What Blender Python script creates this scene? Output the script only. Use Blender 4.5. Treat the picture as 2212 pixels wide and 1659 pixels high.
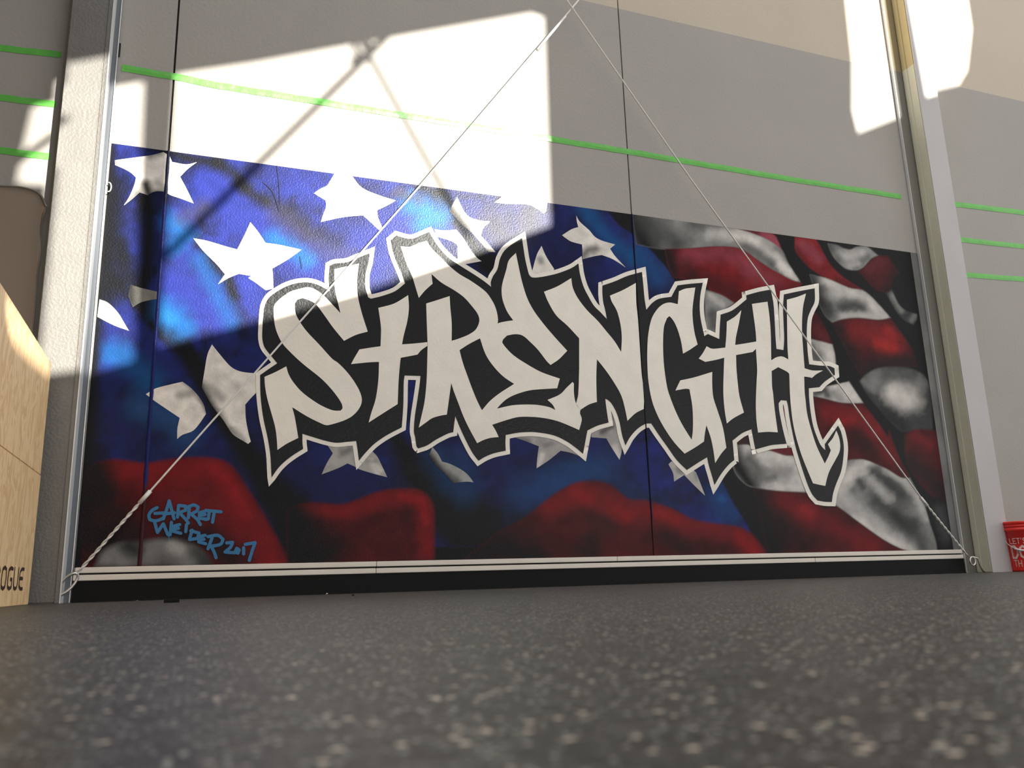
import bpy, bmesh, math, random
import numpy as np
from mathutils import Vector, Matrix
from mathutils.geometry import delaunay_2d_cdt

for o in list(bpy.data.objects): bpy.data.objects.remove(o)
scn = bpy.context.scene
COL = scn.collection
random.seed(4)

# ------------------------------------------------------------------ camera
W_, H_ = 2212.0, 1659.0
YAW, PITCH, ROLL, F = 0.359407, 0.2281856, -0.0292839, 1812.5
D, CH = 4.2, 0.046                       # distance to the painted wall, lens height above the floor
def rot():
    cy, sy, cp, sp, cr, sr = math.cos(YAW), math.sin(YAW), math.cos(PITCH), math.sin(PITCH), math.cos(ROLL), math.sin(ROLL)
    fwd = np.array([sy*cp, cy*cp, sp]); right = np.array([cy, -sy, 0.0]); up = np.cross(right, fwd)
    return np.array([cr*right + sr*up, -sr*right + cr*up, -fwd])
RM = rot()
cam_d = bpy.data.cameras.new('camera'); cam = bpy.data.objects.new('camera', cam_d); COL.objects.link(cam)
cam_d.sensor_width = 36.0; cam_d.lens = 36.0*F/W_; cam_d.clip_start = 0.01
m4 = Matrix([list(RM.T[0])+[0], list(RM.T[1])+[-D], list(RM.T[2])+[CH], [0, 0, 0, 1]])
cam.matrix_world = m4
cam_d.dof.use_dof = True; cam_d.dof.focus_distance = 4.6; cam_d.dof.aperture_fstop = 9.0
scn.camera = cam

# ------------------------------------------------------------------ world, sun, exposure
SUN = np.array([-0.5, 1.0, -0.42])       # travel direction of the sunlight
wd = bpy.data.worlds.new('sky'); scn.world = wd; wd.use_nodes = True
bg = wd.node_tree.nodes['Background']; bg.inputs[0].default_value = (0.97, 0.97, 0.97, 1); bg.inputs[1].default_value = 1.0
sl = bpy.data.lights.new('sun', 'SUN'); sl.energy = 8.6; sl.angle = math.radians(0.25); sl.color = (1.0, 0.96, 0.87)
so = bpy.data.objects.new('sun', sl); COL.objects.link(so)
so.rotation_euler = Vector(SUN).to_track_quat('-Z', 'Y').to_euler(); so.location = (4, -14, 8)
vs = scn.view_settings; vs.view_transform = 'Standard'; vs.look = 'None'; vs.gamma = 1; vs.use_curve_mapping = False
vs.exposure = 0.80

# ------------------------------------------------------------------ geometry of the picture -> places in the room
def ray(x, y):
    return RM.T @ np.array([(x - W_/2)/F, -(y - H_/2)/F, -1.0])
def wall(x, y, off=0.0):                 # point on the plane 'off' metres in front of the wall
    r = ray(x, y); t = (D - off)/r[1]
    return np.array([r[0]*t, -off, CH + r[2]*t])
def atx(x, y, X):                        # point on the plane x = X
    r = ray(x, y); t = X/r[0]
    return np.array([X, -D + r[1]*t, CH + r[2]*t])
def atz(x, y, Z):
    r = ray(x, y); t = (Z - CH)/r[2]
    return np.array([r[0]*t, -D + r[1]*t, Z])
def wallN(P, off):                       # vectorised wall()
    P = np.asarray(P, float)
    c = np.stack([(P[:, 0]-W_/2)/F, -(P[:, 1]-H_/2)/F, -np.ones(len(P))], 1) @ RM
    t = (D - off)/c[:, 1]
    return np.stack([c[:, 0]*t, np.full(len(P), -off), CH + c[:, 2]*t], 1)
def pixN(V):                             # room point -> picture coordinate (used to read the mural design)
    c = (V - np.array([0, -D, CH])) @ RM.T
    return np.stack([W_/2 + F*c[:, 0]/-c[:, 2], H_/2 - F*c[:, 1]/-c[:, 2]], 1)

def s2l(c):
    return [((v/255)/12.92 if v/255 <= .04045 else (((v/255)+.055)/1.055)**2.4) for v in c]
def A(r, g, b, k=1.06):                  # paint colour as seen in the evenly shaded part of the wall -> albedo
    return tuple(min(.92, v*k) for v in s2l((r, g, b)))

# ------------------------------------------------------------------ materials
def mat(name, col, rough=.6, metal=0.0, bump=0.0, bscale=60.0, var=0.0, vscale=4.0, spec=.5, vcol=False, split=None, bdist=.01):
    m = bpy.data.materials.new(name); m.use_nodes = True
    nt = m.node_tree; N = nt.nodes; L = nt.links; p = N['Principled BSDF']
    p.inputs['Roughness'].default_value = rough; p.inputs['Metallic'].default_value = metal
    p.inputs['Specular IOR Level'].default_value = spec
    tc = N.new('ShaderNodeTexCoord')
    if vcol:
        c = N.new('ShaderNodeVertexColor'); c.layer_name = 'Col'; out = c.outputs[0]
    else:
        c = N.new('ShaderNodeRGB'); c.outputs[0].default_value = (*col, 1); out = c.outputs[0]
    if split:                            # second paint colour above a height
        sx = N.new('ShaderNodeSeparateXYZ'); L.new(tc.outputs['Object'], sx.inputs[0])
        nz = N.new('ShaderNodeTexNoise'); nz.inputs['Scale'].default_value = 40; L.new(tc.outputs['Object'], nz.inputs['Vector'])
        ma = N.new('ShaderNodeMath'); ma.operation = 'MULTIPLY_ADD'; L.new(nz.outputs['Fac'], ma.inputs[0]); ma.inputs[1].default_value = .006; L.new(sx.outputs[2], ma.inputs[2])
        gt = N.new('ShaderNodeMath'); gt.operation = 'GREATER_THAN'; L.new(ma.outputs[0], gt.inputs[0]); gt.inputs[1].default_value = split[0]
        mx = N.new('ShaderNodeMixRGB'); L.new(gt.outputs[0], mx.inputs[0]); L.new(out, mx.inputs[1]); mx.inputs[2].default_value = (*split[1], 1); out = mx.outputs[0]
    if var:
        nz = N.new('ShaderNodeTexNoise'); nz.inputs['Scale'].default_value = vscale; nz.inputs['Detail'].default_value = 5
        L.new(tc.outputs['Object'], nz.inputs['Vector'])
        mr = N.new('ShaderNodeMapRange'); mr.inputs[1].default_value = .3; mr.inputs[2].default_value = .7
        mr.inputs[3].default_value = 1-var; mr.inputs[4].default_value = 1+var*.6; L.new(nz.outputs['Fac'], mr.inputs[0])
        mu = N.new('ShaderNodeMixRGB'); mu.blend_type = 'MULTIPLY'; mu.inputs[0].default_value = 1
        L.new(out, mu.inputs[1]); L.new(mr.outputs[0], mu.inputs[2]); out = mu.outputs[0]
    L.new(out, p.inputs['Base Color'])
    if bump:
        nz = N.new('ShaderNodeTexNoise'); nz.inputs['Scale'].default_value = bscale; nz.inputs['Detail'].default_value = 3
        L.new(tc.outputs['Object'], nz.inputs['Vector'])
        b = N.new('ShaderNodeBump'); b.inputs['Strength'].default_value = bump; b.inputs['Distance'].default_value = bdist
        L.new(nz.outputs['Fac'], b.inputs['Height']); L.new(b.outputs[0], p.inputs['Normal'])
    return m

M = {}
M['wall'] = mat('wall_paint', A(160, 155, 149), .6, bump=.18, spec=.3, bscale=55, var=.05, vscale=1.3, split=(3.645, A(190, 177, 161)))
M['field'] = mat('mural_paint', (1, 1, 1), .34, bump=.16, bscale=110, vcol=True, var=.16, vscale=14, spec=.12)
M['letter'] = mat('letter_white_paint', A(214, 207, 196, 1.36), .5, bump=.12, bscale=90, var=.05, vscale=9)
M['outline'] = mat('outline_white_paint', A(216, 209, 199, 1.3), .5, bump=.12, bscale=90)
M['black'] = mat('letter_black_paint', (.010, .011, .012), .40, bump=.2, bscale=90, spec=.2)
M['blue_ink'] = mat('blue_paint_marker', A(42, 112, 160), .5)
M['tape'] = mat('green_tape', (.13, .50, .08), .38, var=.10, vscale=16, bump=.3, bscale=25)
M['steel'] = mat('grey_column_paint', (.19, .18, .165), .42, bump=.25, bscale=80, var=.06, vscale=12)
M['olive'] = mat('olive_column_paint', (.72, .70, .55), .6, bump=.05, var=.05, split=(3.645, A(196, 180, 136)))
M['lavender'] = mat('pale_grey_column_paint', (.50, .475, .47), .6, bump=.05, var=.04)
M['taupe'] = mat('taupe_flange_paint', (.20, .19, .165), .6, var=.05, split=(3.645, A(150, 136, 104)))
M['flange'] = mat('brown_grey_flange_paint', (.30, .27, .23), .6)
M['galv'] = mat('galvanised_strip', (.15, .165, .185), .40, metal=.15, var=.05)
M['edge'] = mat('bare_metal_edge', (.72, .72, .72), .35, metal=.2)
M['white_trim'] = mat('white_pvc_strip', (.84, .76, .67), .45, var=.05, vscale=6, bump=.05)
M['kick'] = mat('black_base_board', (.008, .008, .008), .55, var=.1, spec=.15)
M['gap'] = mat('dark_gap', (.02, .018, .016), .9)
M['cable'] = mat('steel_cable', (.78, .75, .70), .45, metal=.1)
M['zinc'] = mat('zinc_hardware', (.6, .58, .55), .3, metal=.8)
M['rubber'] = mat('black_rubber', (.008, .008, .008), .7, spec=.2)
M['red'] = mat('red_plastic', (.92, .035, .03), .35, var=.05)
M['print'] = mat('white_bucket_print', (.88, .62, .58), .6, var=.1, vscale=40)
M['handle_white'] = mat('white_plastic_grip', (.85, .83, .8), .4)
M['mat'] = mat('brown_padded_mat', (.27, .21, .16), .7, var=.04)
M['brand'] = mat('dark_stencil_ink', (.045, .018, .012), .7, var=.2, vscale=60)
M['outer'] = mat('light_blocker_paint', (.42, .40, .37), .8)  # for the added out-of-view wall and slab that block light

def wood():
    m = bpy.data.materials.new('birch_plywood'); m.use_nodes = True; nt = m.node_tree; N = nt.nodes; L = nt.links; p = N['Principled BSDF']
    tc = N.new('ShaderNodeTexCoord'); mp = N.new('ShaderNodeMapping'); mp.inputs['Scale'].default_value = (3, 3, 1.1)
    L.new(tc.outputs['Object'], mp.inputs[0])
    n1 = N.new('ShaderNodeTexNoise'); n1.inputs['Scale'].default_value = 3.0; n1.inputs['Detail'].default_value = 4; n1.inputs['Distortion'].default_value = 2.2
    L.new(mp.outputs[0], n1.inputs['Vector'])
    wv = N.new('ShaderNodeMath'); wv.operation = 'MULTIPLY'; wv.inputs[1].default_value = 26; L.new(n1.outputs['Fac'], wv.inputs[0])
    sn = N.new('ShaderNodeMath'); sn.operation = 'SINE'; L.new(wv.outputs[0], sn.inputs[0])
    cr = N.new('ShaderNodeValToRGB'); e = cr.color_ramp.elements
    e[0].position = .0; e[0].color = (.76, .50, .24, 1); e[1].position = .9; e[1].color = (.92, .66, .37, 1)
    mr = N.new('ShaderNodeMapRange'); mr.inputs[1].default_value = -1; L.new(sn.outputs[0], mr.inputs[0]); L.new(mr.outputs[0], cr.inputs[0])
    L.new(cr.outputs[0], p.inputs['Base Color']); p.inputs['Roughness'].default_value = .5
    return m
M['wood'] = wood()

def floor_mat():
    m = bpy.data.materials.new('speckled_rubber_floor'); m.use_nodes = True; nt = m.node_tree; N = nt.nodes; L = nt.links; p = N['Principled BSDF']
    tc = N.new('ShaderNodeTexCoord')
    base = N.new('ShaderNodeTexNoise'); base.inputs['Scale'].default_value = 55; base.inputs['Detail'].default_value = 4; L.new(tc.outputs['Object'], base.inputs['Vector'])
    cr = N.new('ShaderNodeValToRGB'); e = cr.color_ramp.elements
    e[0].position = .35; e[0].color = (.012, .012, .011, 1); e[1].position = .7; e[1].color = (.040, .038, .035, 1); L.new(base.outputs['Fac'], cr.inputs[0])
    out = cr.outputs[0]
    for sc, thr, keep, colr in ((260, .34, .80, (.42, .41, .37, 1)), (170, .34, .92, (.70, .58, .46, 1)), (420, .36, .62, (.17, .17, .15, 1))):
        v = N.new('ShaderNodeTexVoronoi'); v.inputs['Scale'].default_value = sc; L.new(tc.outputs['Object'], v.inputs['Vector'])
        lt = N.new('ShaderNodeMath'); lt.operation = 'LESS_THAN'; L.new(v.outputs['Distance'], lt.inputs[0]); lt.inputs[1].default_value = thr
        sp = N.new('ShaderNodeSeparateColor'); L.new(v.outputs['Color'], sp.inputs[0])
        g = N.new('ShaderNodeMath'); g.operation = 'GREATER_THAN'; L.new(sp.outputs[0], g.inputs[0]); g.inputs[1].default_value = keep
        mu = N.new('ShaderNodeMath'); mu.operation = 'MULTIPLY'; L.new(lt.outputs[0], mu.inputs[0]); L.new(g.outputs[0], mu.inputs[1])
        mx = N.new('ShaderNodeMixRGB'); L.new(mu.outputs[0], mx.inputs[0]); L.new(out, mx.inputs[1]); mx.inputs[2].default_value = colr; out = mx.outputs[0]
    L.new(out, p.inputs['Base Color']); p.inputs['Roughness'].default_value = .42; p.inputs['Specular IOR Level'].default_value = .28
    b = N.new('ShaderNodeBump'); b.inputs['Strength'].default_value = .5; b.inputs['Distance'].default_value = .004
    L.new(base.outputs['Fac'], b.inputs['Height']); L.new(b.outputs[0], p.inputs['Normal'])
    return m
M['floor'] = floor_mat()

# ------------------------------------------------------------------ mesh helpers
def new_obj(name, verts, faces, m, parent=None, smooth=False):
    me = bpy.data.meshes.new(name); me.from_pydata([tuple(map(float, v)) for v in verts], [], [tuple(map(int, f)) for f in faces]); me.validate(); me.update()
    if smooth: me.polygons.foreach_set('use_smooth', [True]*len(me.polygons))
    o = bpy.data.objects.new(name, me); COL.objects.link(o); me.materials.append(m)
    if parent: o.parent = parent
    return o
def bm_obj(name, bm, m, parent=None, smooth=False):
    me = bpy.data.meshes.new(name); bmesh.ops.recalc_face_normals(bm, faces=bm.faces); bm.to_mesh(me); bm.free()
    if smooth: me.polygons.foreach_set('use_smooth', [True]*len(me.polygons))
    o = bpy.data.objects.new(name, me); COL.objects.link(o); me.materials.append(m)
    if parent: o.parent = parent
    return o
def box(bm, a, b, bev=0.0):
    a = Vector(a); b = Vector(b); c = (a+b)/2; s = b-a
    r = bmesh.ops.create_cube(bm, size=1.0, matrix=Matrix.Translation(c) @ Matrix.Diagonal((abs(s.x), abs(s.y), abs(s.z), 1)))
    if bev:
        es = list({e for v in r['verts'] for e in v.link_edges})
        bmesh.ops.bevel(bm, geom=es, offset=bev, segments=2, affect='EDGES')
def box_obj(name, a, b, m, parent=None, bev=0.0):
    bm = bmesh.new(); box(bm, a, b, bev); return bm_obj(name, bm, m, parent)
def tube(bm, pts, r, n=8, closed=False):
    pts = [Vector(p) for p in pts]; rings = []
    k = len(pts)
    for i, p in enumerate(pts):
        if closed: t = (pts[(i+1) % k] - pts[i-1]).normalized()
        else: t = (pts[min(i+1, k-1)] - pts[max(i-1, 0)]).normalized()
        u = t.cross(Vector((0.03, 1, .07))).normalized(); w = t.cross(u)
        rr = r[i] if isinstance(r, (list, tuple)) else r
        rings.append([bm.verts.new(p + (u*math.cos(2*math.pi*j/n) + w*math.sin(2*math.pi*j/n))*rr) for j in range(n)])
    for i in range(k if closed else k-1):
        a, b = rings[i], rings[(i+1) % k]
        for j in range(n): bm.faces.new((a[j], a[(j+1) % n], b[(j+1) % n], b[j]))
    if not closed: bm.faces.new(rings[0]); bm.faces.new(list(reversed(rings[-1])))
def tag(o, label=None, cat=None, group=None, kind=None):
    if label: o['label'] = label
    if cat: o['category'] = cat
    if group: o['group'] = group
    if kind: o['kind'] = kind
    return o
def empty(name, loc, **k):
    o = bpy.data.objects.new(name, None); COL.objects.link(o); o.location = loc; o.empty_display_size = .1
    return tag(o, **k)
def keep(o, root):                       # parent while keeping room coordinates
    o.parent = root; o.matrix_parent_inverse = Matrix.Translation(root.location).inverted(); return o

# ------------------------------------------------------------------ room shell
floor = box_obj('floor', (-6, -14, -.05), (11, .0, 0), M['floor']); tag(floor, kind='structure')
wb = box_obj('wall_back', (-6, .012, 0), (11, .20, 6.5), M['gap']); tag(wb, kind='structure')
SEAM_L = (wall(385, 0)[0] + wall(304, 1220)[0])/2
SEAM_R = (wall(1334, 0)[0] + wall(1405, 1075)[0])/2
COLL = wall(152, 1302)[0]; COLR = (wall(2084, 1237)[0]+wall(1899, 0)[0])/2
g = .005
xs = [(-6, COLL-.08), (COLL-.078, SEAM_L-g), (SEAM_L+g, SEAM_R-g), (SEAM_R+g*.6, COLR+.05), (COLR+.052, 11)]
for a, b in xs: box_obj('panel', (a, 0, 0), (b, .02, 6.5), M['wall'], wb)
wl = box_obj('added_shade_wall_left', (-1.9, -12, 0), (-1.7, 0, 6.5), mat('dark_shade_wall_paint', (.09, .08, .07), .8)); tag(wl, kind='structure')  # added out of view and kept dark, so the left bay gets less light

cl = box_obj('added_shade_slab', (-6, -7, 4.3), (-.62, 0, 4.45), M['outer']); tag(cl, kind='structure')  # added unseen slab that holds sky light off the left bay
# added unseen wall behind the camera, its openings cut to shape the sun patches
LF_ = 12.0
def back(P, L=LF_):
    P = np.asarray(P, float); t = (P[1] + L)/SUN[1]
    return P - SUN*t
def area(pts, off=0.0): return [back(wall(x, y, off)) for x, y in pts]
open_ = [
    area([(380, 160), (555, 134), (820, 85), (1150, 27), (1176, 36), (1184, 300), (1190, 488), (1000, 557), (790, 628), (600, 682), (430, 727), (340, 752)]),
    area([(236, 190), (311, 176), (298, 480), (290, 780), (186, 812), (206, 470)]),
    area([(143, 137), (237, 121), (214, 400), (176, 800), (79, 812)], .1),
    area([(1812, -420), (1826, 0), (1840, 130), (1840, 240), (1852, 288), (1940, 254), (1905, 0), (1850, -420)]),
    area([(1890, -420), (2060, -420), (2100, 0), (2040, 208), (2023, 210), (1985, 222), (1945, 0)], .085),
    area([(1980, -420), (2030, -420), (2085, -40), (2100, 60), (2090, 150), (2070, 184), (2000, 200), (1960, 0)]),
    area([(71, 232), (128, 218), (113, 402), (36, 396), (47, 333)]),
]
BX0 = -0.70                                                        # right-hand face of the stacked boxes (set below)
ptop = atz(112, 785, 1.015); BX0 = float(ptop[0]); BY1 = float(ptop[1])
open_.append([back(atx(x, y, BX0)) for x, y in [(15, 640), (60, 700), (112, 785), (103, 806), (60, 770), (22, 728), (13, 690)]])
def inside(C, poly):
    x, y = C[:, 0], C[:, 1]; P = np.asarray(poly, float); Q = np.roll(P, -1, 0); r = np.zeros(len(C), bool)
    for (x1, y1), (x2, y2) in zip(P, Q):
        if y1 == y2: continue
        c = ((y1 > y) != (y2 > y)) & (x < (x2-x1)*(y-y1)/(y2-y1) + x1); r ^= c
    return r
def cdt(loops, extra=()):
    vs_, es = [], []
    for lp in loops:
        n0 = len(vs_); vs_ += [Vector((float(a), float(b))) for a, b in lp]; k = len(lp)
        es += [(n0+i, n0+(i+1) % k) for i in range(k)]
    vs_ += [Vector((float(a), float(b))) for a, b in extra]
    r = delaunay_2d_cdt(vs_, es, [], 0, 1e-6)
    V = np.array([[v.x, v.y] for v in r[0]]); T = np.array([f for f in r[2] if len(f) == 3], int)
    return V, T
outer = [(-9, 3.0), (18, 3.0), (18, 13.5), (-9, 13.5)]
V, T = cdt([outer] + [[(p[0], p[2]) for p in lp] for lp in open_])
C = V[T].mean(1); k = np.ones(len(T), bool)
for lp in open_: k &= ~inside(C, [(p[0], p[2]) for p in lp])
wf = new_obj('added_sun_mask_wall', [(x, -LF_, z) for x, z in V], T[k], M['outer']); tag(wf, kind='structure')
sm = wf.modifiers.new('solid', 'SOLIDIFY'); sm.thickness = .02; sm.offset = 0

# crossed bracing rods high in the big opening: they throw the crossed shadow
LB_ = 11.4
def rod(pts, r, name, label, yo_=0.0):
    bm = bmesh.new(); tube(bm, [back(wall(x, y), LB_) for x, y in pts], r, 8)
    bmesh.ops.translate(bm, verts=bm.verts, vec=(0, yo_, 0)); return bm_obj(name, bm, M['steel'])
br = rod([(300, 610), (365, 545), (785, 130), (1000, -90)], .021, 'brace_rod', '')
tag(br, 'grey round brace rod throwing the shadow that runs down to the left', 'brace rod')
b2 = rod([(520, -330), (785, 130), (870, 285), (1000, 520)], .015, 'brace_rod', '', .07)
tag(b2, 'grey round brace rod throwing the fainter shadow that runs down to the right', 'brace rod')
bm = bmesh.new(); cc = Vector(back(wall(783, 118), LB_)); tube(bm, [cc + Vector((.045*math.cos(a), 0, .06*math.sin(a)+.05)) for a in np.linspace(0, 2*math.pi, 16, endpoint=False)], .018, 6, True)
tube(bm, [cc + Vector((-.05, 0, -.06)), cc+Vector((.02, 0, -.01))], .03, 8)
tag(bm_obj('brace_ring', bm, M['steel']), 'grey ring joining the two crossed brace rods', 'ring')
bm = bmesh.new(); tube(bm, [back(wall(x, y), LB_) for x, y in [(121, 290), (85, 315), (45, 345), (10, 372)]], .02, 8)
tag(bm_obj('brace_rod', bm, M['steel']), 'grey brace rod in the next bay, shading the wall left of the left column', 'brace rod')

# ------------------------------------------------------------------ columns
def column(name, label, cols):
    root = empty(name, cols[0][1], label=label, cat='column')
    for nm, a, b, mm, bev in cols: keep(box_obj(nm, a, b, mm, bev=bev), root)
    return root
TOPZ = 6.4
p1 = .10
lx0 = wall(90, 650, p1)[0]; lx1 = (wall(245, 0, p1)[0] + wall(128, 1302, p1)[0])/2
tx0 = wall(88, 560)[0]
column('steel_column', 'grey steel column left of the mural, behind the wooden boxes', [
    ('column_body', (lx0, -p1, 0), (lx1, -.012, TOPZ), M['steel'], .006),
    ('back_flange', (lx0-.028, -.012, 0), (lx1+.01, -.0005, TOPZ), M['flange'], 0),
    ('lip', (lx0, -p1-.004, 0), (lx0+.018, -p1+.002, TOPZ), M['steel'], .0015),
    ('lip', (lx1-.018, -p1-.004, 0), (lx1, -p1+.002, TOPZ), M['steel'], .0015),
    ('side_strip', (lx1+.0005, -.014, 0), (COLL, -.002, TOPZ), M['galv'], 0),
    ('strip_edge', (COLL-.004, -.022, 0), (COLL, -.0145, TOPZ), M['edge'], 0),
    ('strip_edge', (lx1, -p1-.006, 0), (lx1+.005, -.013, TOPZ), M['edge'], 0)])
rx0 = (wall(1923, 0)[0] + wall(2105, 1237)[0])/2
best = min((abs((wall(1948, 0, q)[0]+wall(2148, 1237, q)[0])/2 - rx0), q) for q in np.arange(.03, .3, .002)); p2 = float(best[1])
rx1 = (wall(2037, 300, p2)[0] + wall(2193, 1237, p2)[0])/2
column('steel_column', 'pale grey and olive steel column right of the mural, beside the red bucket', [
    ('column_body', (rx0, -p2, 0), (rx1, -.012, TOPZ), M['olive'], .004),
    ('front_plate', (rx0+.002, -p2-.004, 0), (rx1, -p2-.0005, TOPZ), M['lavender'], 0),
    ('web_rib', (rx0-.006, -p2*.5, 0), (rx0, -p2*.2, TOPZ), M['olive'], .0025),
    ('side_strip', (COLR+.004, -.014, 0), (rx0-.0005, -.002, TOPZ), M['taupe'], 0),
    ('strip_edge', (COLR, -.024, 0), (COLR+.004, -.002, TOPZ), M['edge'], 0)])

# ------------------------------------------------------------------ mural
s5 = 420/2212; s7 = 720/2212; s4 = 540/2212
def tr(ox, oy, s): return lambda *pts: [(ox + x*s, oy + y*s) for x, y in pts]
LA, LB = tr(540, 460, s5), tr(540, 740, s5); LC, LD = tr(820, 460, s5), tr(820, 740, s5)
LE, LF = tr(1120, 520, s5), tr(1120, 760, s5); LG, LH = tr(1440, 560, s5), tr(1440, 800, s5)
SA, SB, SC = tr(220, 300, s5), tr(600, 340, s5), tr(960, 380, s5)
SD = tr(1300, 430, s7); SE = tr(160, 600, s4); SF = tr(160, 900, s4); SG = tr(640, 900, s7); SH = tr(1360, 900, s7)

def smooth(lp, ang=36, closed=True):     # round the gentle bends, keep the sharp corners
    P = [np.array(p, float) for p in lp]; n = len(P); out = []
    def corner(i):
        if not closed and i in (0, n-1): return True
        a = P[i]-P[i-1]; b = P[(i+1) % n]-P[i]; c = np.dot(a, b)/(np.linalg.norm(a)*np.linalg.norm(b)+1e-9)
        return math.degrees(math.acos(max(-1, min(1, c)))) > ang
    cr = [corner(i) for i in range(n)]
    for i in range(n if closed else n-1):
        j = (i+1) % n; p0, p3 = P[i-1], P[(j+1) % n]; a, b = P[i], P[j]
        t0 = (b-a) if cr[i] else (b-p0)/2; t1 = (b-a) if cr[j] else (p3-a)/2
        l = np.linalg.norm(b-a)
        for t in (t0, t1):
            q = np.linalg.norm(t)
            if q > l*1.2: t *= l*1.2/q
        k = 1 if (cr[i] and cr[j]) else max(1, min(5, int(l/3)))
        for s in range(k):
            u = s/k; out.append((2*u**3-3*u*u+1)*a + (u**3-2*u*u+u)*t0 + (-2*u**3+3*u*u)*b + (u**3-u*u)*t1)
    if not closed: out.append(P[-1])
    return [(float(p[0]), float(p[1])) for p in out]

MX0, MX1 = wall(205, 770)[0], (wall(1960, 543)[0]+wall(2066, 1190)[0])/2
MX0 = COLL + .004
MZ0, MZ1 = wall(1000, 1207)[2], wall(1000, 409)[2]
MZ1 = (wall(243, 311)[2]+wall(1963, 544)[2])/2; MZ0 = (wall(165, 1222)[2]+wall(2072, 1190)[2])/2
def clampm(V):
    V[:, 2] = np.clip(V[:, 2], MZ0, MZ1); V[:, 0] = np.clip(V[:, 0], MX0, MX1); return V

mural = empty('mural', (MX0, 0, MZ0), label='painted wall mural of a rippling flag with white and black graffiti lettering', cat='mural')

def pdist(P, line):
    d = np.full(len(P), 1e9); L_ = np.asarray(line, float)
    if len(L_) == 1: return np.hypot(P[:, 0]-L_[0, 0], P[:, 1]-L_[0, 1])
    for a, b in zip(L_[:-1], L_[1:]):
        ab = b-a; t = np.clip(((P-a) @ ab)/(ab @ ab+1e-9), 0, 1); q = P - (a + t[:, None]*ab)
        d = np.minimum(d, np.hypot(q[:, 0], q[:, 1]))
    return d
rng = np.random.RandomState(3)
def vnoise(P, sc, seed=0):
    r = np.random.RandomState(seed); G = r.rand(64, 64); q = P/sc; i = np.floor(q).astype(int); f = q-i; f = f*f*(3-2*f)
    g_ = lambda a, b: G[(i[:, 0]+a) % 64, (i[:, 1]+b) % 64]
    return (g_(0, 0)*(1-f[:, 0])+g_(1, 0)*f[:, 0])*(1-f[:, 1]) + (g_(0, 1)*(1-f[:, 0])+g_(1, 1)*f[:, 0])*f[:, 1]
def fbm(P, sc, seed=0): return (vnoise(P, sc, seed)*.5 + vnoise(P, sc*.5, seed+1)*.3 + vnoise(P, sc*.23, seed+2)*.2)
def spray(Cc, P, col, al, r, line, mask=None, rough=.5):     # one pass of the spray can: soft brush along a line
    d = pdist(P, line); sel = d < r*1.5
    if not sel.any(): return
    n = fbm(P[sel], max(8, r*.6), int(r*7+line[0][0]) % 50) - .5
    u = np.clip(1 - d[sel]/(r*(1+rough*n*1.4)), 0, 1); a = al*(u*u*(3-2*u))
    if mask is not None: a = a*mask[sel]
    Cc[sel] = Cc[sel]*(1-a[:, None]) + np.array(col)*a[:, None]
def fillp(Cc, P, col, lp, fe=1.6, al=1.0):
    Q = np.asarray(lp, float); x0, y0 = Q.min(0)-fe*2; x1, y1 = Q.max(0)+fe*2
    sel = np.where((P[:, 0] > x0) & (P[:, 0] < x1) & (P[:, 1] > y0) & (P[:, 1] < y1))[0]; mk = np.zeros(len(P))
    if len(sel):
        d = pdist(P[sel], list(lp)+[lp[0]]); d = np.where(inside(P[sel], lp), d, -d)
        mk[sel] = np.clip(d/(2*fe)+.5, 0, 1)*al
        if col is not None: Cc[:] = Cc*(1-mk[:, None]) + np.array(col)*mk[:, None]
    return mk

K0 = A(19, 20, 22); NAVY = A(24, 28, 66); BLUE = A(30, 38, 100); RBLUE = A(34, 44, 120); CYAN = A(20, 76, 132); DBLUE = A(18, 21, 44)
RED = A(122, 24, 29); DRED = A(72, 17, 21); BRED = A(150, 26, 28); PINK = A(140, 62, 74); GREY = A(126, 125, 123, 1.2); LG_ = A(180, 176, 172, 1.25); WHT = A(206, 200, 194, 1.25); DG = A(60, 62, 62)
BROWN = A(58, 54, 54)

folds = [  # (alpha, radius, line): black folds across the blue field and its stars
    (.95, 30, [(322, 312), (345, 322), (420, 345), (470, 352)]), (.9, 26, [(303, 470), (312, 420), (330, 400)]),
    (.95, 34, [(318, 430), (322, 500), (318, 580), (300, 640), (330, 690)]), (.95, 30, [(300, 640), (345, 705), (400, 745)]),
    (.95, 36, [(345, 700), (420, 790), (448, 850), (485, 915), (520, 960)]), (1.0, 34, [(330, 690), (420, 775), (470, 880), (540, 985), (600, 1060)]),
    (.95, 70, [(540, 985), (575, 1060), (640, 1190)]), (.8, 60, [(600, 1060), (650, 1180)]),
    (.9, 30, [(470, 352), (512, 378), (530, 405)]), (.85, 24, [(515, 395), (545, 420), (575, 435)]), (.6, 34, [(575, 430), (620, 455), (670, 500), (730, 520)]),
    (.9, 24, [(425, 520), (455, 560), (490, 600), (505, 640)]), (.6, 26, [(495, 615), (520, 680), (525, 720)]),
    (.95, 26, [(905, 396), (950, 430), (985, 478), (1020, 525), (1055, 575)]), (1, 22, [(950, 410), (985, 470)]), (1, 34, [(1040, 560), (1075, 600)]), (.9, 24, [(1060, 555), (1090, 570)]),
    (1, 44, [(855, 945), (880, 985), (910, 1040)]), (1, 80, [(910, 1020), (960, 1090), (1000, 1190)]), (1, 60, [(1010, 1100), (1070, 1180)]),
    (1, 90, [(950, 1120), (1060, 1170), (1200, 1165)]), (.9, 60, [(1040, 1110), (1130, 1120), (1210, 1105)]), (1, 60, [(630, 1120), (640, 1190), (700, 1195)]), (.9, 50, [(590, 1060), (650, 1090)]), (.75, 34, [(1240, 995), (1290, 1040), (1370, 1080)]), (.7, 26, [(1380, 1070), (1460, 1120)]),
]
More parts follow.
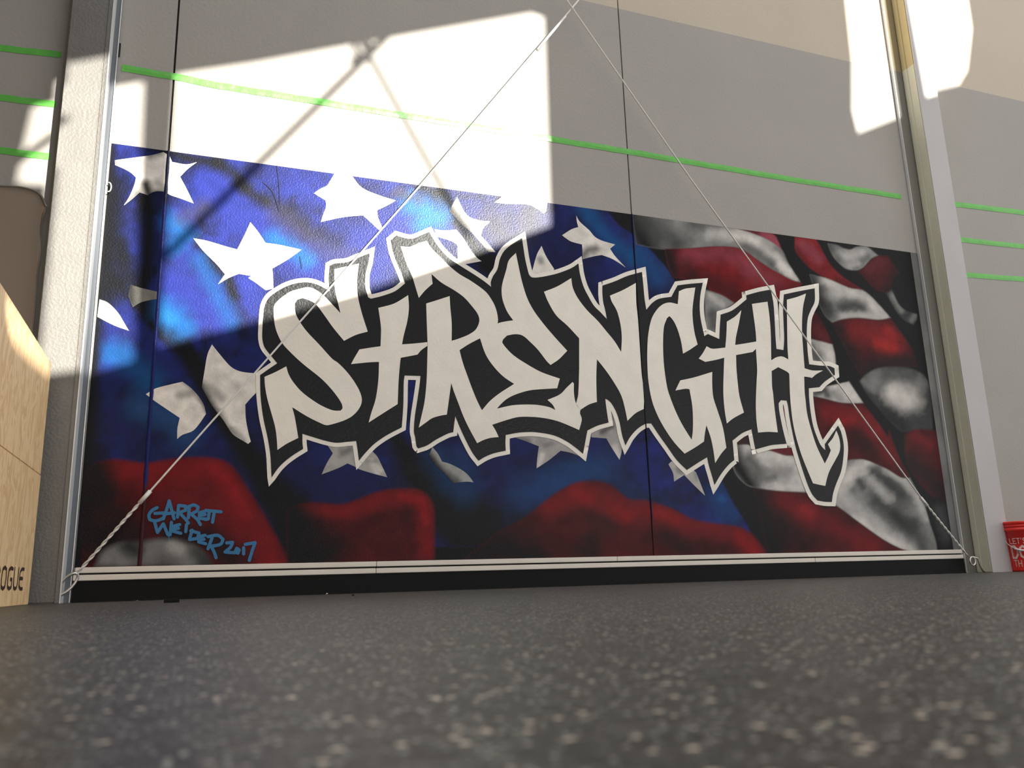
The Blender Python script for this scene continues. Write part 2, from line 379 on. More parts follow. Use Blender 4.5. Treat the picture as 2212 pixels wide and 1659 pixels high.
# --- field grid
NX, NZ = 1000, 400
gx = np.linspace(MX0, MX1, NX+1); gz = np.linspace(MZ0, MZ1, NZ+1)
GX, GZ = np.meshgrid(gx, gz); V3 = np.stack([GX.ravel(), np.full(GX.size, -.0012), GZ.ravel()], 1)
P = pixN(V3); Cc = np.tile(np.array(K0), (len(P), 1))
blueP = smooth([(150, 300)] + [(1290, 420), (1305, 452)] + SD((40, 85), (120, 180), (240, 260), (340, 360), (430, 460), (480, 545), (520, 640)) + [(1540, 800), (1540, 980)] + SH((600, 400), (680, 560), (780, 720)) + [(1620, 1150)] + [(1500, 1180), (1000, 1180), (150, 1180)], 40)
mb = fillp(Cc, P, BLUE, blueP, 2.0)
n1 = fbm(P, 90, 5); n2 = fbm(P, 45, 9)
for c, nn, lo in ((RBLUE, n1, .45), (DBLUE, n2, .5), (NAVY, fbm(P, 60, 14), .45)):
    a = np.clip((nn-lo)*3.2, 0, .8)*mb; Cc = Cc*(1-a[:, None]) + np.array(c)*a[:, None]
def S(col, al, r, line, mask=None): spray(Cc, P, col, al, r, line, mb if mask is None else mask)
S(NAVY, .75, 170, [(300, 900), (420, 1000), (560, 930)]); S(NAVY, .8, 140, [(640, 1040), (800, 1050), (1100, 1010), (1300, 1040)])
S(NAVY, .85, 150, [(1180, 520), (1250, 620), (1340, 720), (1430, 600)]); S(A(38, 55, 105), .8, 70, [(1380, 560), (1440, 590)])
S(RBLUE, .85, 90, [(480, 380), (520, 460), (640, 560), (760, 540), (860, 480)]); S(RBLUE, .8, 80, [(380, 620), (470, 680), (540, 640)])
S(RBLUE, .7, 50, [(800, 600), (850, 560)]); S(RBLUE, .7, 40, [(480, 430), (430, 400)])
for al, r, l in folds: S(K0, al, r, l)
S(CYAN, .9, 40, [(365, 480), (400, 505), (380, 530)]); S(A(22, 96, 160), .95, 46, [(890, 440), (945, 470), (915, 480)]); S(A(22, 84, 140), .9, 34, [(590, 515), (640, 545), (665, 560)])
S(CYAN, .95, 52, [(350, 665), (395, 705)]); S(A(28, 96, 150), .7, 30, [(355, 680), (372, 690)]); S(CYAN, .55, 34, [(430, 560), (470, 640), (500, 700)])
S(CYAN, .75, 55, [(238, 765), (270, 770), (330, 830)]); S(A(38, 80, 130), .6, 60, [(300, 880), (370, 900), (400, 940)])
S(CYAN, .85, 32, [(1262, 452), (1300, 500), (1345, 540), (1370, 560)]); S(CYAN, .6, 36, [(1380, 540), (1420, 600)])
S(A(26, 66, 110), .6, 60, [(1000, 1060), (950, 1000)]); S(A(30, 66, 118), .7, 70, [(1130, 1070), (1200, 1040), (1300, 1010)]); S(A(26, 64, 112), .6, 50, [(1180, 1050), (1260, 1015)])
S(A(24, 64, 120), .8, 55, [(1550, 1070), (1575, 1110)]); S(A(30, 90, 150), .6, 16, [(1560, 1078)]); S(A(26, 50, 96), .6, 60, [(1340, 1060), (1420, 1120)]); S(A(30, 60, 110), .5, 40, [(1000, 985), (1010, 1010)])
S(BROWN, .45, 40, [(400, 470), (440, 450)]); S(BROWN, .4, 46, [(600, 460), (700, 540), (780, 560)]); S(BROWN, .5, 50, [(1060, 480), (1120, 540), (1150, 470)]); S(BROWN, .6, 22, [(860, 415), (905, 432)])
# left strip, dark and streaked
S(K0, .95, 34, [(236, 320), (215, 600), (200, 800), (178, 1180)]); S(K0, .7, 55, [(236, 420), (236, 560), (240, 640)]); S(NAVY, .5, 26, [(275, 330), (310, 325)]); S(NAVY, .5, 26, [(275, 450), (300, 470)])
S(K0, .8, 36, [(270, 560), (300, 650), (240, 600)]); S(K0, .6, 60, [(190, 850), (185, 1000)])
allm = np.ones(len(P))
# --- stripes
def stripe(lp, col, sprays, fe=1.8, al=1.0):
    mk = fillp(Cc, P, col, smooth(lp, 50), fe, al)
    nn = np.clip((fbm(P, 40, int(lp[0][0]) % 40)-.5)*1.2, -.3, .3); nn = 1+nn*mk*.8
    Cc[:] = np.clip(Cc*nn[:, None], 0, 1)
    for c, a, r, l in sprays: spray(Cc, P, c, a, r, l, mk)
stripe(SF((100, 480), (200, 410), (330, 382), (430, 385), (560, 408), (650, 412), (800, 390), (1000, 365), (1200, 365), (1320, 392), (1400, 445), (1480, 550), (1620, 770), (1760, 1010), (1930, 1340), (60, 1340)), DRED,
       [(RED, .9, 60, SF((430, 470), (600, 480), (900, 450), (1250, 450), (1350, 560), (1450, 720), (1560, 900), (1700, 1150), (1760, 1280))), (BRED, .5, 26, SF((1250, 470), (1380, 600), (1480, 800), (1530, 860))),
        (K0, .95, 110, SF((60, 700), (120, 1000), (300, 1100))), (K0, .9, 60, SF((150, 420), (220, 520), (250, 700))), (K0, .5, 50, SF((380, 900), (500, 1000))), (RED, .5, 90, SF((800, 650), (1100, 750), (1350, 1000))), (K0, .85, 50, SF((900, 1040), (1200, 1060), (1300, 1150), (1400, 1290)))], 5)
stripe(SF((190, 1320), (260, 1190), (380, 1130), (500, 1110), (620, 1100), (800, 1085), (950, 1095), (1080, 1150), (1180, 1230), (1230, 1330)), DG,
       [(GREY, .85, 44, SF((300, 1250), (380, 1200), (420, 1290))), (GREY, .8, 50, SF((650, 1200), (760, 1130), (900, 1180), (1000, 1240))), (LG_, .5, 26, SF((880, 1150), (930, 1180))), (K0, .8, 30, SF((470, 1150), (560, 1190))), (K0, .6, 30, SF((1080, 1200), (1180, 1290)))], 7, .95)
stripe(SG((-60, 620), (40, 580), (150, 572), (300, 582), (430, 540), (530, 502), (650, 480), (800, 482), (880, 530), (908, 590), (918, 700), (915, 950), (-60, 980)), DRED,
       [(RED, .85, 36, SG((80, 620), (300, 630), (450, 590), (600, 540), (800, 530), (860, 620), (870, 900))), (BRED, .5, 16, SG((700, 530), (830, 560), (860, 700))), (K0, 1, 110, SG((-40, 760), (0, 900), (100, 960))), (K0, .7, 60, SG((60, 740), (220, 880))), (K0, .9, 40, SG((-40, 600), (0, 700)))], 4)
stripe(SG((1060, 990), (1250, 840), (1350, 760), (1500, 680), (1650, 560), (1780, 470), (1880, 432), (2000, 425), (2100, 460), (2200, 545)) + SH((100, 555), (200, 582), (300, 620), (420, 680), (560, 708), (720, 732), (800, 772), (870, 850), (925, 940)), DRED,
       [(RED, .8, 46, SG((1700, 600), (1880, 500), (2050, 560), (2200, 620)) + SH((100, 620), (260, 660), (420, 740), (700, 780), (830, 880))), (BRED, .5, 26, SG((1860, 520), (1900, 540)) + SG((2130, 650), (2200, 660))), (BRED, .45, 26, SH((200, 640), (300, 680))), (BRED, .5, 24, SH((720, 790), (820, 880))),
        (K0, .95, 90, SG((1150, 960), (1350, 860), (1600, 960))), (K0, .7, 40, SG((1880, 880), (1980, 900), (1950, 820))), (K0, .5, 40, SH((260, 800), (330, 860))), (K0, .5, 50, SH((400, 860), (640, 880))), (K0, .4, 40, SG((2000, 620), (2080, 700)))], 4)
W = stripe
W(SD((200, 90), (400, 112), (650, 158), (870, 192), (960, 208), (1100, 268), (1190, 330), (1240, 430), (1318, 552), (1250, 532), (1100, 450), (950, 345), (880, 320), (750, 315), (600, 325), (400, 332), (230, 300)), GREY,
  [(K0, 1, 62, SD((180, 120), (260, 240), (300, 320))), (DG, .8, 50, SD((300, 150), (420, 260), (500, 310))), (DG, .6, 24, SD((600, 165), (760, 200))), (LG_, .85, 26, SD((720, 230), (900, 240), (1020, 270), (1100, 300))), (WHT, .8, 18, SD((900, 240), (1050, 300), (1150, 380), (1240, 480))), (DG, .55, 22, SD((950, 310), (1060, 380), (1130, 430))), (WHT, .7, 14, SD((1180, 440), (1290, 530))), (GREY, .5, 20, SD((1080, 280), (1130, 340)))], 1.8)
W(SD((900, 196), (1050, 214), (1140, 236), (1170, 280), (1190, 328), (1100, 268), (990, 222)), PINK, [(DRED, .8, 16, SD((920, 205), (1020, 225)))])
W(SD((420, 332), (600, 326), (750, 316), (880, 321), (950, 346), (1100, 451), (1250, 533), (1330, 562), (1250, 640), (1180, 660), (1000, 640), (930, 700), (860, 720), (780, 660), (720, 640), (700, 560), (480, 520), (440, 440)), RED,
  [(PINK, .7, 34, SD((560, 380), (800, 350), (900, 390), (1000, 470))), (PINK, .5, 30, SD((1000, 470), (1150, 550))), (K0, .95, 40, SD((430, 340), (450, 420), (480, 520))), (DRED, .9, 40, SD((560, 540), (760, 560), (900, 660))), (K0, .6, 24, SD((560, 430), (600, 500))), (DRED, .6, 26, SD((1180, 600), (1300, 580)))])
W(SD((1280, 250), (1420, 266), (1460, 335), (1510, 425), (1570, 492), (1650, 552), (1735, 604), (1640, 592), (1500, 532), (1400, 472), (1330, 405), (1285, 340)), RED, [(PINK, .8, 22, SD((1330, 300), (1390, 350), (1440, 400))), (DRED, .7, 22, SD((1560, 540), (1680, 590))), (DRED, .5, 14, SD((1290, 330), (1360, 430)))])
W(SD((1500, 296), (1560, 306), (1600, 325), (1650, 335), (1690, 318), (1745, 312), (1770, 322), (1835, 376), (1785, 400), (1740, 450), (1690, 472), (1620, 462), (1560, 410), (1520, 350)), GREY, [(LG_, .7, 18, SD((1560, 370), (1640, 380), (1720, 360))), (DG, .7, 22, SD((1510, 320), (1560, 400))), (DG, .5, 16, SD((1700, 440), (1760, 390))), (LG_, .6, 12, SD((1660, 440), (1700, 430)))])
W(SD((1835, 376), (1900, 380), (1930, 430), (1970, 490), (1930, 530), (1910, 630), (1820, 600), (1740, 520), (1700, 480), (1745, 450), (1790, 400)), DRED, [(A(96, 34, 44), .8, 26, SD((1780, 460), (1830, 420))), (K0, .6, 30, SD((1900, 600), (1960, 480)))], 3)
W(SD((1380, 500), (1500, 530), (1640, 590), (1730, 606), (1800, 660), (1917, 790), (1830, 801), (1700, 790), (1600, 800), (1530, 820), (1480, 770), (1430, 660)), GREY, [(WHT, .7, 26, SD((1480, 540), (1640, 610), (1760, 680), (1850, 760))), (LG_, .6, 24, SD((1500, 640), (1600, 620))), (K0, .9, 40, SD((1370, 520), (1420, 620), (1480, 740))), (DG, .85, 24, SD((1600, 720), (1680, 700), (1730, 720))), (LG_, .8, 14, SD((1560, 780), (1700, 770), (1880, 785))), (DG, .7, 20, SD((1500, 740), (1540, 780)))])
W(SD((1530, 822), (1600, 798), (1700, 790), (1830, 803), (1917, 790), (1980, 880), (2060, 1000), (2095, 1110), (1900, 1112), (1800, 1140), (1740, 1190), (1680, 1110), (1600, 960)), DRED, [(RED, .95, 44, SD((1700, 880), (1850, 900), (1950, 960))), (A(165, 36, 30), .85, 24, SD((1840, 960), (1920, 990))), (A(165, 36, 30), .6, 18, SD((1900, 870), (1930, 920))), (K0, .8, 36, SD((1550, 860), (1640, 1040), (1720, 1160))), (K0, .8, 36, SD((1800, 1120), (1950, 1080), (2080, 1080)))], 2.5)
W(SD((1885, 625), (1925, 600), (1950, 660), (1980, 710), (2030, 745), (2092, 765), (2090, 800), (2070, 836), (2010, 805), (1950, 740)), DG, [(GREY, .8, 12, SD((1930, 640), (1990, 740))), (GREY, .6, 12, SD((2060, 800), (2080, 770)))])
W(SD((1375, 700), (1410, 740), (1470, 830), (1510, 910), (1530, 966), (1460, 952), (1375, 930)), DRED, [(A(96, 30, 36), .7, 20, SD((1420, 860), (1480, 930)))])
W(SD((680, 600), (740, 618), (800, 640), (880, 690), (780, 770), (765, 920), (690, 890)), GREY, [(DG, .7, 18, SD((730, 760), (740, 840))), (LG_, .8, 12, SD((720, 640), (800, 700)))])
W(SD((1375, 928), (1460, 947), (1530, 966), (1545, 1030), (1552, 1100), (1370, 1100)), LG_, [(DG, .9, 26, SD((1390, 1000), (1430, 1060))), (WHT, .7, 14, SD((1500, 990), (1530, 1060)))])
W(SD((1380, 1300), (1480, 1250), (1560, 1230), (1640, 1212), (1735, 1355), (1600, 1352), (1480, 1325)), LG_, [(DG, .9, 18, SD((1400, 1290), (1480, 1270), (1500, 1300))), (GREY, .7, 18, SD((1540, 1290), (1580, 1330))), (WHT, .7, 14, SD((1600, 1240), (1700, 1340)))])
W(SD((1380, 1305), (1480, 1325), (1600, 1355), (1735, 1355), (1830, 1480), (1900, 1580)) + SH((1720, 85), (1790, 270), (1868, 408), (1800, 402), (1650, 322), (1570, 290), (1500, 285), (1440, 300), (1300, 260), (1220, 100)), DRED,
  [(RED, .85, 34, SD((1500, 1420), (1700, 1430), (1820, 1520)) ), (RED, .6, 34, SH((1640, 130), (1740, 260))), (BRED, .6, 20, SD((1560, 1480), (1650, 1470))), (K0, .5, 30, SH((1500, 150), (1620, 230)))])
W(SD((1712, 1205), (1760, 1160), (1830, 1125), (1930, 1112), (2050, 1125), (2150, 1185), (2185, 1330), (2195, 1540), (2060, 1540), (1990, 1540), (1920, 1480), (1820, 1370), (1750, 1280)), DG,
  [(GREY, .85, 44, SD((1820, 1200), (1950, 1220), (2080, 1240))), (WHT, .85, 46, SD((1940, 1290), (2030, 1340))), (DG, .6, 22, SD((1880, 1180), (2050, 1180))), (K0, .7, 40, SD((1850, 1440), (2000, 1500))), (DG, .7, 30, SD((2060, 1450), (2150, 1500))), (GREY, .6, 16, SD((1740, 1210), (1800, 1260)))], 2.5)
W(SH((1825, 120), (1880, 90), (1960, 82), (2035, 96), (2060, 250), (2090, 400), (2105, 560), (2000, 520), (1880, 380), (1830, 250)), DRED, [(RED, .6, 22, SH((1900, 130), (1990, 180))), (K0, .8, 40, SH((1850, 300), (2000, 420), (2090, 520)))], 3)
W(SH((1990, 560), (2060, 530), (2110, 600), (2140, 900), (2060, 885), (2030, 760)), K0, [(DG, .9, 26, SH((2060, 620), (2100, 800)))], 5)
W(SH((690, 180), (790, 186), (840, 236), (930, 222), (1030, 256), (1100, 250), (1220, 505), (1100, 500), (1000, 495), (850, 476), (760, 440), (690, 340)), LG_, [(K0, 1, 44, SH((680, 220), (720, 340), (800, 450))), (DG, .8, 26, SH((800, 280), (880, 380))), (GREY, .7, 24, SH((900, 390), (1050, 360))), (DG, .5, 14, SH((920, 420), (960, 400))), (WHT, .6, 16, SH((950, 250), (1060, 290))), (WHT, .6, 12, SH((980, 460), (1150, 470)))])
W(SH((690, 190), (720, 150), (800, 118), (815, 200), (790, 186)), A(54, 32, 34), [])
W(SH((920, 222), (980, 205), (1070, 195), (1050, 60), (1010, -30), (1030, -60), (1060, 40), (1100, 260), (1030, 256)), A(110, 38, 46), [])
W(SH((820, 470), (850, 476), (1000, 495), (1220, 505), (1290, 615), (1370, 590), (1500, 688), (1650, 795), (1750, 855), (1870, 895), (960, 925), (900, 840), (870, 650)), DRED,
  [(RED, .7, 44, SH((1050, 580), (1200, 680), (1400, 780), (1600, 850))), (A(150, 34, 40), .7, 26, SH((1150, 620), (1200, 640))), (K0, 1, 60, SH((830, 520), (880, 680), (960, 880))), (K0, .7, 50, SH((1000, 700), (1150, 850))), (K0, .4, 40, SH((1250, 760), (1400, 860)))], 2.5)
W(SH((1290, 560), (1380, 380), (1430, 300), (1500, 284), (1570, 290), (1700, 345), (1800, 405), (1862, 408), (1900, 480), (1950, 570), (1990, 700), (2030, 820), (2042, 900), (1860, 890), (1750, 850), (1650, 790), (1500, 682), (1370, 588)), GREY,
  [(WHT, .8, 26, SH((1400, 480), (1480, 360), (1580, 310))), (LG_, .8, 34, SH((1400, 540), (1560, 660), (1720, 800), (1850, 870))), (WHT, .75, 16, SH((1500, 670), (1650, 780), (1800, 860))), (DG, .9, 36, SH((1620, 380), (1720, 450), (1800, 520))), (DG, .9, 36, SH((1640, 560), (1740, 640), (1860, 740))), (K0, .5, 22, SH((1760, 640), (1820, 720))), (LG_, .7, 20, SH((1600, 420), (1720, 540))), (LG_, .8, 16, SH((1700, 350), (1820, 420), (1900, 520), (1970, 680))), (DG, .8, 30, SH((1880, 720), (1940, 860))), (DG, .7, 12, SH((1520, 420), (1550, 470))), (WHT, .5, 16, SH((1460, 400), (1560, 370)))])
for a_, r_, l_ in ((.95, 30, [(232, 300), (205, 600), (190, 800), (160, 1240)]), (.75, 52, [(245, 400), (240, 470), (238, 560), (228, 640)]), (.7, 30, [(262, 520), (268, 600)]), (.8, 24, [(160, 1000), (150, 1230)])): spray(Cc, P, K0, a_, r_, l_)
# write the field mesh, leaving the panel joints open
me = bpy.data.meshes.new('painted_field'); nV = len(V3)
ix = np.arange(NX); iz = np.arange(NZ); II, JJ = np.meshgrid(ix, iz); a = (JJ*(NX+1)+II).ravel(); xc = (gx[:-1]+gx[1:])/2
okx = (np.abs(xc-SEAM_L) > .004) & (np.abs(xc-SEAM_R) > .004); a = a[np.tile(okx, NZ)]
Fq = np.stack([a, a+1, a+NX+2, a+NX+1], 1).astype(np.int32)
def fast_mesh(name, V, Fa, Cv, m, parent, k=4):
    me = bpy.data.meshes.new(name); me.vertices.add(len(V)); me.vertices.foreach_set('co', np.asarray(V, np.float32).ravel())
    me.loops.add(Fa.size); me.loops.foreach_set('vertex_index', Fa.astype(np.int32).ravel())
    me.polygons.add(len(Fa)); me.polygons.foreach_set('loop_start', np.arange(0, Fa.size, k, dtype=np.int32)); me.polygons.foreach_set('loop_total', np.full(len(Fa), k, np.int32))
    me.update(calc_edges=True)
    if Cv is not None:
        ca = me.color_attributes.new('Col', 'FLOAT_COLOR', 'POINT'); c4 = np.ones((len(V), 4), np.float32); c4[:, :3] = np.clip(Cv, 0, 1); ca.data.foreach_set('color', c4.ravel())
    me.materials.append(m); o = bpy.data.objects.new(name, me); COL.objects.link(o)
    if parent: keep(o, parent)
    return o
fast_mesh('painted_field', V3, Fq, Cc, M['field'], mural)

def union(polys):                        # overlapping outlines -> one flat sheet without double layers
    polys = [np.asarray(p, float) for p in polys]; V, T = cdt(polys); Cn = V[T].mean(1); k = np.zeros(len(T), bool)
    for p in polys:
        x0, y0 = p.min(0); x1, y1 = p.max(0); c = np.where(~k & (Cn[:, 0] >= x0) & (Cn[:, 0] <= x1) & (Cn[:, 1] >= y0) & (Cn[:, 1] <= y1))[0]
        if len(c): k[c] = inside(Cn[c], p)
    return V, T[k]
def orient(V, T):                        # faces look into the room (-Y)
    a, b, c = V[T[:, 0]], V[T[:, 1]], V[T[:, 2]]; n = np.cross(b-a, c-a)[:, 1]; T = T.copy(); f = n > 0; T[f] = T[f][:, ::-1]; return T
def paint(name, loops, off, m, parent, step=0, colf=None, label=None):
    ex = []
    if step:
        Q = np.concatenate([np.array(l) for l in loops]); x0, y0 = Q.min(0); x1, y1 = Q.max(0)
        G = np.array([(x+(step/2 if (int((y-y0)/step) % 2) else 0), y) for y in np.arange(y0+step/2, y1, step) for x in np.arange(x0, x1, step)])
        ins = np.zeros(len(G), bool)
        for l in loops: ins ^= inside(G, l)
        G = G[ins]
        if len(G):
            d = np.min([pdist(G, list(l)+[l[0]]) for l in loops], 0); ex = [tuple(g_) for g_ in G[d > step*.35]]
    V, T = cdt(loops, ex); Cn = V[T].mean(1); ins = np.zeros(len(T), bool)
    for l in loops: ins ^= inside(Cn, l)
    T = T[ins]; V3_ = clampm(wallN(V, off)); T = orient(V3_, T)
    o = fast_mesh(name, V3_, T, colf(V) if colf else None, m, parent, 3)
    if label: o['label'] = label
    return o

# --- stars
def star(lp, base, sprays=(), fold=True):
    lp = smooth(lp, 30)
    def cf(V):
        C0 = np.tile(np.array(base), (len(V), 1)); n = 1+(fbm(V, 22, int(lp[0][0]) % 30)-.5)*.35; C0 *= n[:, None]
        if fold:
            for al, r, l in folds: spray(C0, V, K0, al*.95, r*.8, l)
        for c, a_, r, l in sprays: spray(C0, V, c, a_, r, l)
        return C0
    paint('star', [lp], .0022, M['field'], mural, 3.6, cf)
SW = A(208, 202, 195, 1.3)
star(SA((145, 242), (300, 222), (420, 205), (560, 185), (700, 150), (770, 190), (800, 262), (960, 290), (1080, 265), (975, 345), (890, 432), (950, 540), (1045, 735), (900, 680), (780, 640), (700, 600), (600, 600), (520, 640), (430, 610), (340, 690), (250, 757), (320, 640), (370, 520), (388, 440), (330, 385), (240, 335), (150, 300)), SW,
     [(K0, .95, 20, SA((500, 520), (540, 640), (700, 640))), (DG, .8, 16, SA((300, 700), (400, 620))), (K0, .8, 14, SA((140, 240), (170, 300))), (K0, .7, 20, SA((560, 180), (650, 160))), (GREY, .6, 12, SA((420, 230), (380, 390))), (SW, .8, 26, SA((500, 350), (650, 300))), (SW, .9, 30, SA((860, 400), (960, 600))), (GREY, .6, 18, SA((640, 500), (700, 560)))], False)
star(SA((1040, 1130), (1200, 1160), (1400, 1220), (1540, 1258), (1620, 1100), (1690, 948), (1780, 1060), (1862, 1183), (2020, 1205), (2271, 1261), (2120, 1370), (1940, 1475)) + LA((262, 720), (265, 860), (180, 880), (60, 790), (-20, 740)) + SA((1700, 1560), (1560, 1535), (1450, 1580), (1320, 1655), (1400, 1540), (1300, 1420), (1150, 1270)), A(225, 220, 214, 1.2), [(GREY, .7, 14, SA((1330, 1640), (1420, 1570)))], False)
star([(722, 376), (761, 381)] + SB((960, 345), (1150, 430), (1345, 490), (1240, 550), (1130, 600), (1140, 680), (1190, 800), (1160, 835), (1060, 740), (970, 660), (780, 675), (600, 710), (490, 735), (520, 640), (550, 560), (545, 490), (480, 450), (412, 408), (480, 360), (560, 320), (600, 260)), A(225, 220, 214, 1.2), [], False)
star(SB((1780, 815), (1900, 832), (2030, 820), (2120, 930)) + SC((290, 830), (370, 930), (422, 970), (230, 1005), (152, 950), (148, 800), (130, 770), (60, 735), (-90, 690)), SW, [], False)
star(SC((145, 240), (190, 340), (230, 410), (290, 470), (400, 505), (522, 518), (440, 600), (415, 680), (480, 750), (582, 866), (500, 865), (400, 750), (300, 640), (200, 560), (120, 470), (60, 410), (100, 310)), SW, [(K0, .95, 22, SC((60, 400), (160, 530), (330, 700), (480, 880))), (GREY, .5, 16, SC((120, 300), (170, 440), (400, 700)))], False)
star([(1084, 418)] + SC((565, 302), (700, 318), (950, 328), (1060, 380), (1130, 430), (1160, 400)) + [(1182, 425)], A(190, 184, 176), [(GREY, .6, 20, SC((1080, 400), (1160, 440)))], False)
star(SC((1500, 450), (1540, 520), (1650, 620), (1710, 690), (1790, 735), (1942, 780), (1885, 828), (1940, 910), (2062, 1042), (1920, 950), (1790, 900), (1700, 915), (1570, 948), (1570, 840), (1565, 780), (1450, 750), (1390, 715), (1338, 675), (1440, 610), (1522, 582), (1505, 510)), SW, [(DG, .8, 16, SC((1580, 900), (1640, 840), (1720, 830))), (GREY, .5, 12, SC((1560, 950), (1700, 880)))], False)
star(SC((1105, 795), (1050, 900), (998, 1085), (1005, 1110), (1235, 1095), (1248, 1058), (1160, 920)), SW, [(GREY, .8, 12, SC((1095, 950), (1100, 975)))], False)
star(LB((880, 1165), (942, 1260), (870, 1380), (815, 1500), (1000, 1430), (1110, 1375), (1200, 1415), (1240, 1440), (1400, 1490), (1562, 1532), (1500, 1400), (1450, 1300), (1405, 1250), (1300, 1150), (1000, 1100)), A(172, 168, 164), [(DG, .6, 16, LB((1050, 1260), (1130, 1220))), (SW, .7, 12, LB((1450, 1500), (1380, 1350), (1480, 1450))), (GREY, .6, 8, LB((1340, 1350), (1430, 1350)))], False)
star(LD((600, 1188), (660, 1260), (712, 1355), (800, 1380), (920, 1440), (1000, 1500), (1070, 1590), (980, 1583), (840, 1600), (760, 1510), (640, 1400), (560, 1290)), A(165, 164, 162), [(K0, .95, 22, LD((560, 1290), (640, 1400), (740, 1520), (840, 1620))), (DG, .6, 14, LD((800, 1500), (900, 1590)))], False)
star(LD((1540, 1080), (1660, 1122), (1812, 1180), (1795, 1300), (1785, 1432)) + LF((350, 1230), (480, 1125), (600, 1150), (700, 1190), (500, 1030), (300, 955), (60, 925)), A(168, 163, 160), [(DG, .6, 12, LD((1560, 1090), (1700, 1130))), (SW, .7, 10, LD((1810, 1400), (1850, 1280))), (DG, .4, 10, LD((1880, 1180), (1950, 1150)))], False)
star(LF((1000, 560), (1000, 780), (830, 890), (830, 972), (1000, 985), (1060, 1090), (1150, 1230), (1175, 1100), (1130, 900), (1080, 700), (1040, 600)), A(160, 156, 153), [(DG, .8, 12, LF((1040, 700), (1060, 850), (950, 910))), (SW, .7, 12, LF((1100, 1080), (1140, 1200)))], False)
star(LF((1740, 1245), (1706, 1280), (1758, 1380), (1770, 1477), (1885, 1402), (2000, 1520), (2124, 1638), (2060, 1470), (2020, 1370), (1960, 1330), (1850, 1290)), A(186, 181, 176), [(GREY, .8, 10, LF((1810, 1330), (1850, 1370))), (GREY, .6, 8, LF((2010, 1380), (2030, 1450)))], False)
star(SE((635, 1030), (720, 980), (850, 945), (960, 920), (1040, 980), (1110, 1060), (1150, 1130), (1167, 1205), (1110, 1290), (1050, 1355), (960, 1390), (912, 1427), (915, 1330), (935, 1240), (860, 1190), (720, 1095)), SW, [(GREY, .7, 16, SE((930, 1040), (1010, 1030))), (K0, .85, 20, SE((1000, 900), (1110, 1010), (1180, 1150)))], False)
star(SE((1220, 590), (1300, 690), (1380, 780), (1450, 822), (1540, 840), (1700, 852), (1660, 960), (1560, 1070), (1515, 1122), (1520, 1250), (1545, 1380), (1564, 1450), (1540, 1470), (1490, 1440), (1400, 1380), (1320, 1260), (1220, 1130), (1130, 970), (1150, 850), (1180, 680)), SW, [(K0, .95, 22, SE((1120, 960), (1200, 1130), (1300, 1290), (1380, 1420))), (GREY, .6, 20, SE((1200, 980), (1300, 1060))), (GREY, .7, 14, SE((1400, 1350), (1500, 1440))), (GREY, .35, 16, SE((1400, 930), (1450, 960)))], False)
star(SE((500, 60), (600, 92), (745, 125), (745, 184), (600, 215), (520, 260), (480, 160)), A(120, 118, 112), [(K0, .9, 22, SE((500, 60), (500, 220)))], False)
star(SE((225, 190), (300, 220), (390, 310), (440, 390), (487, 470), (350, 420), (205, 345)), A(205, 202, 195), [(K0, .9, 20, SE((440, 300), (490, 430))), (GREY, .6, 12, SE((380, 330), (450, 430))), (DG, .7, 12, SE((215, 200), (300, 215)))], False)

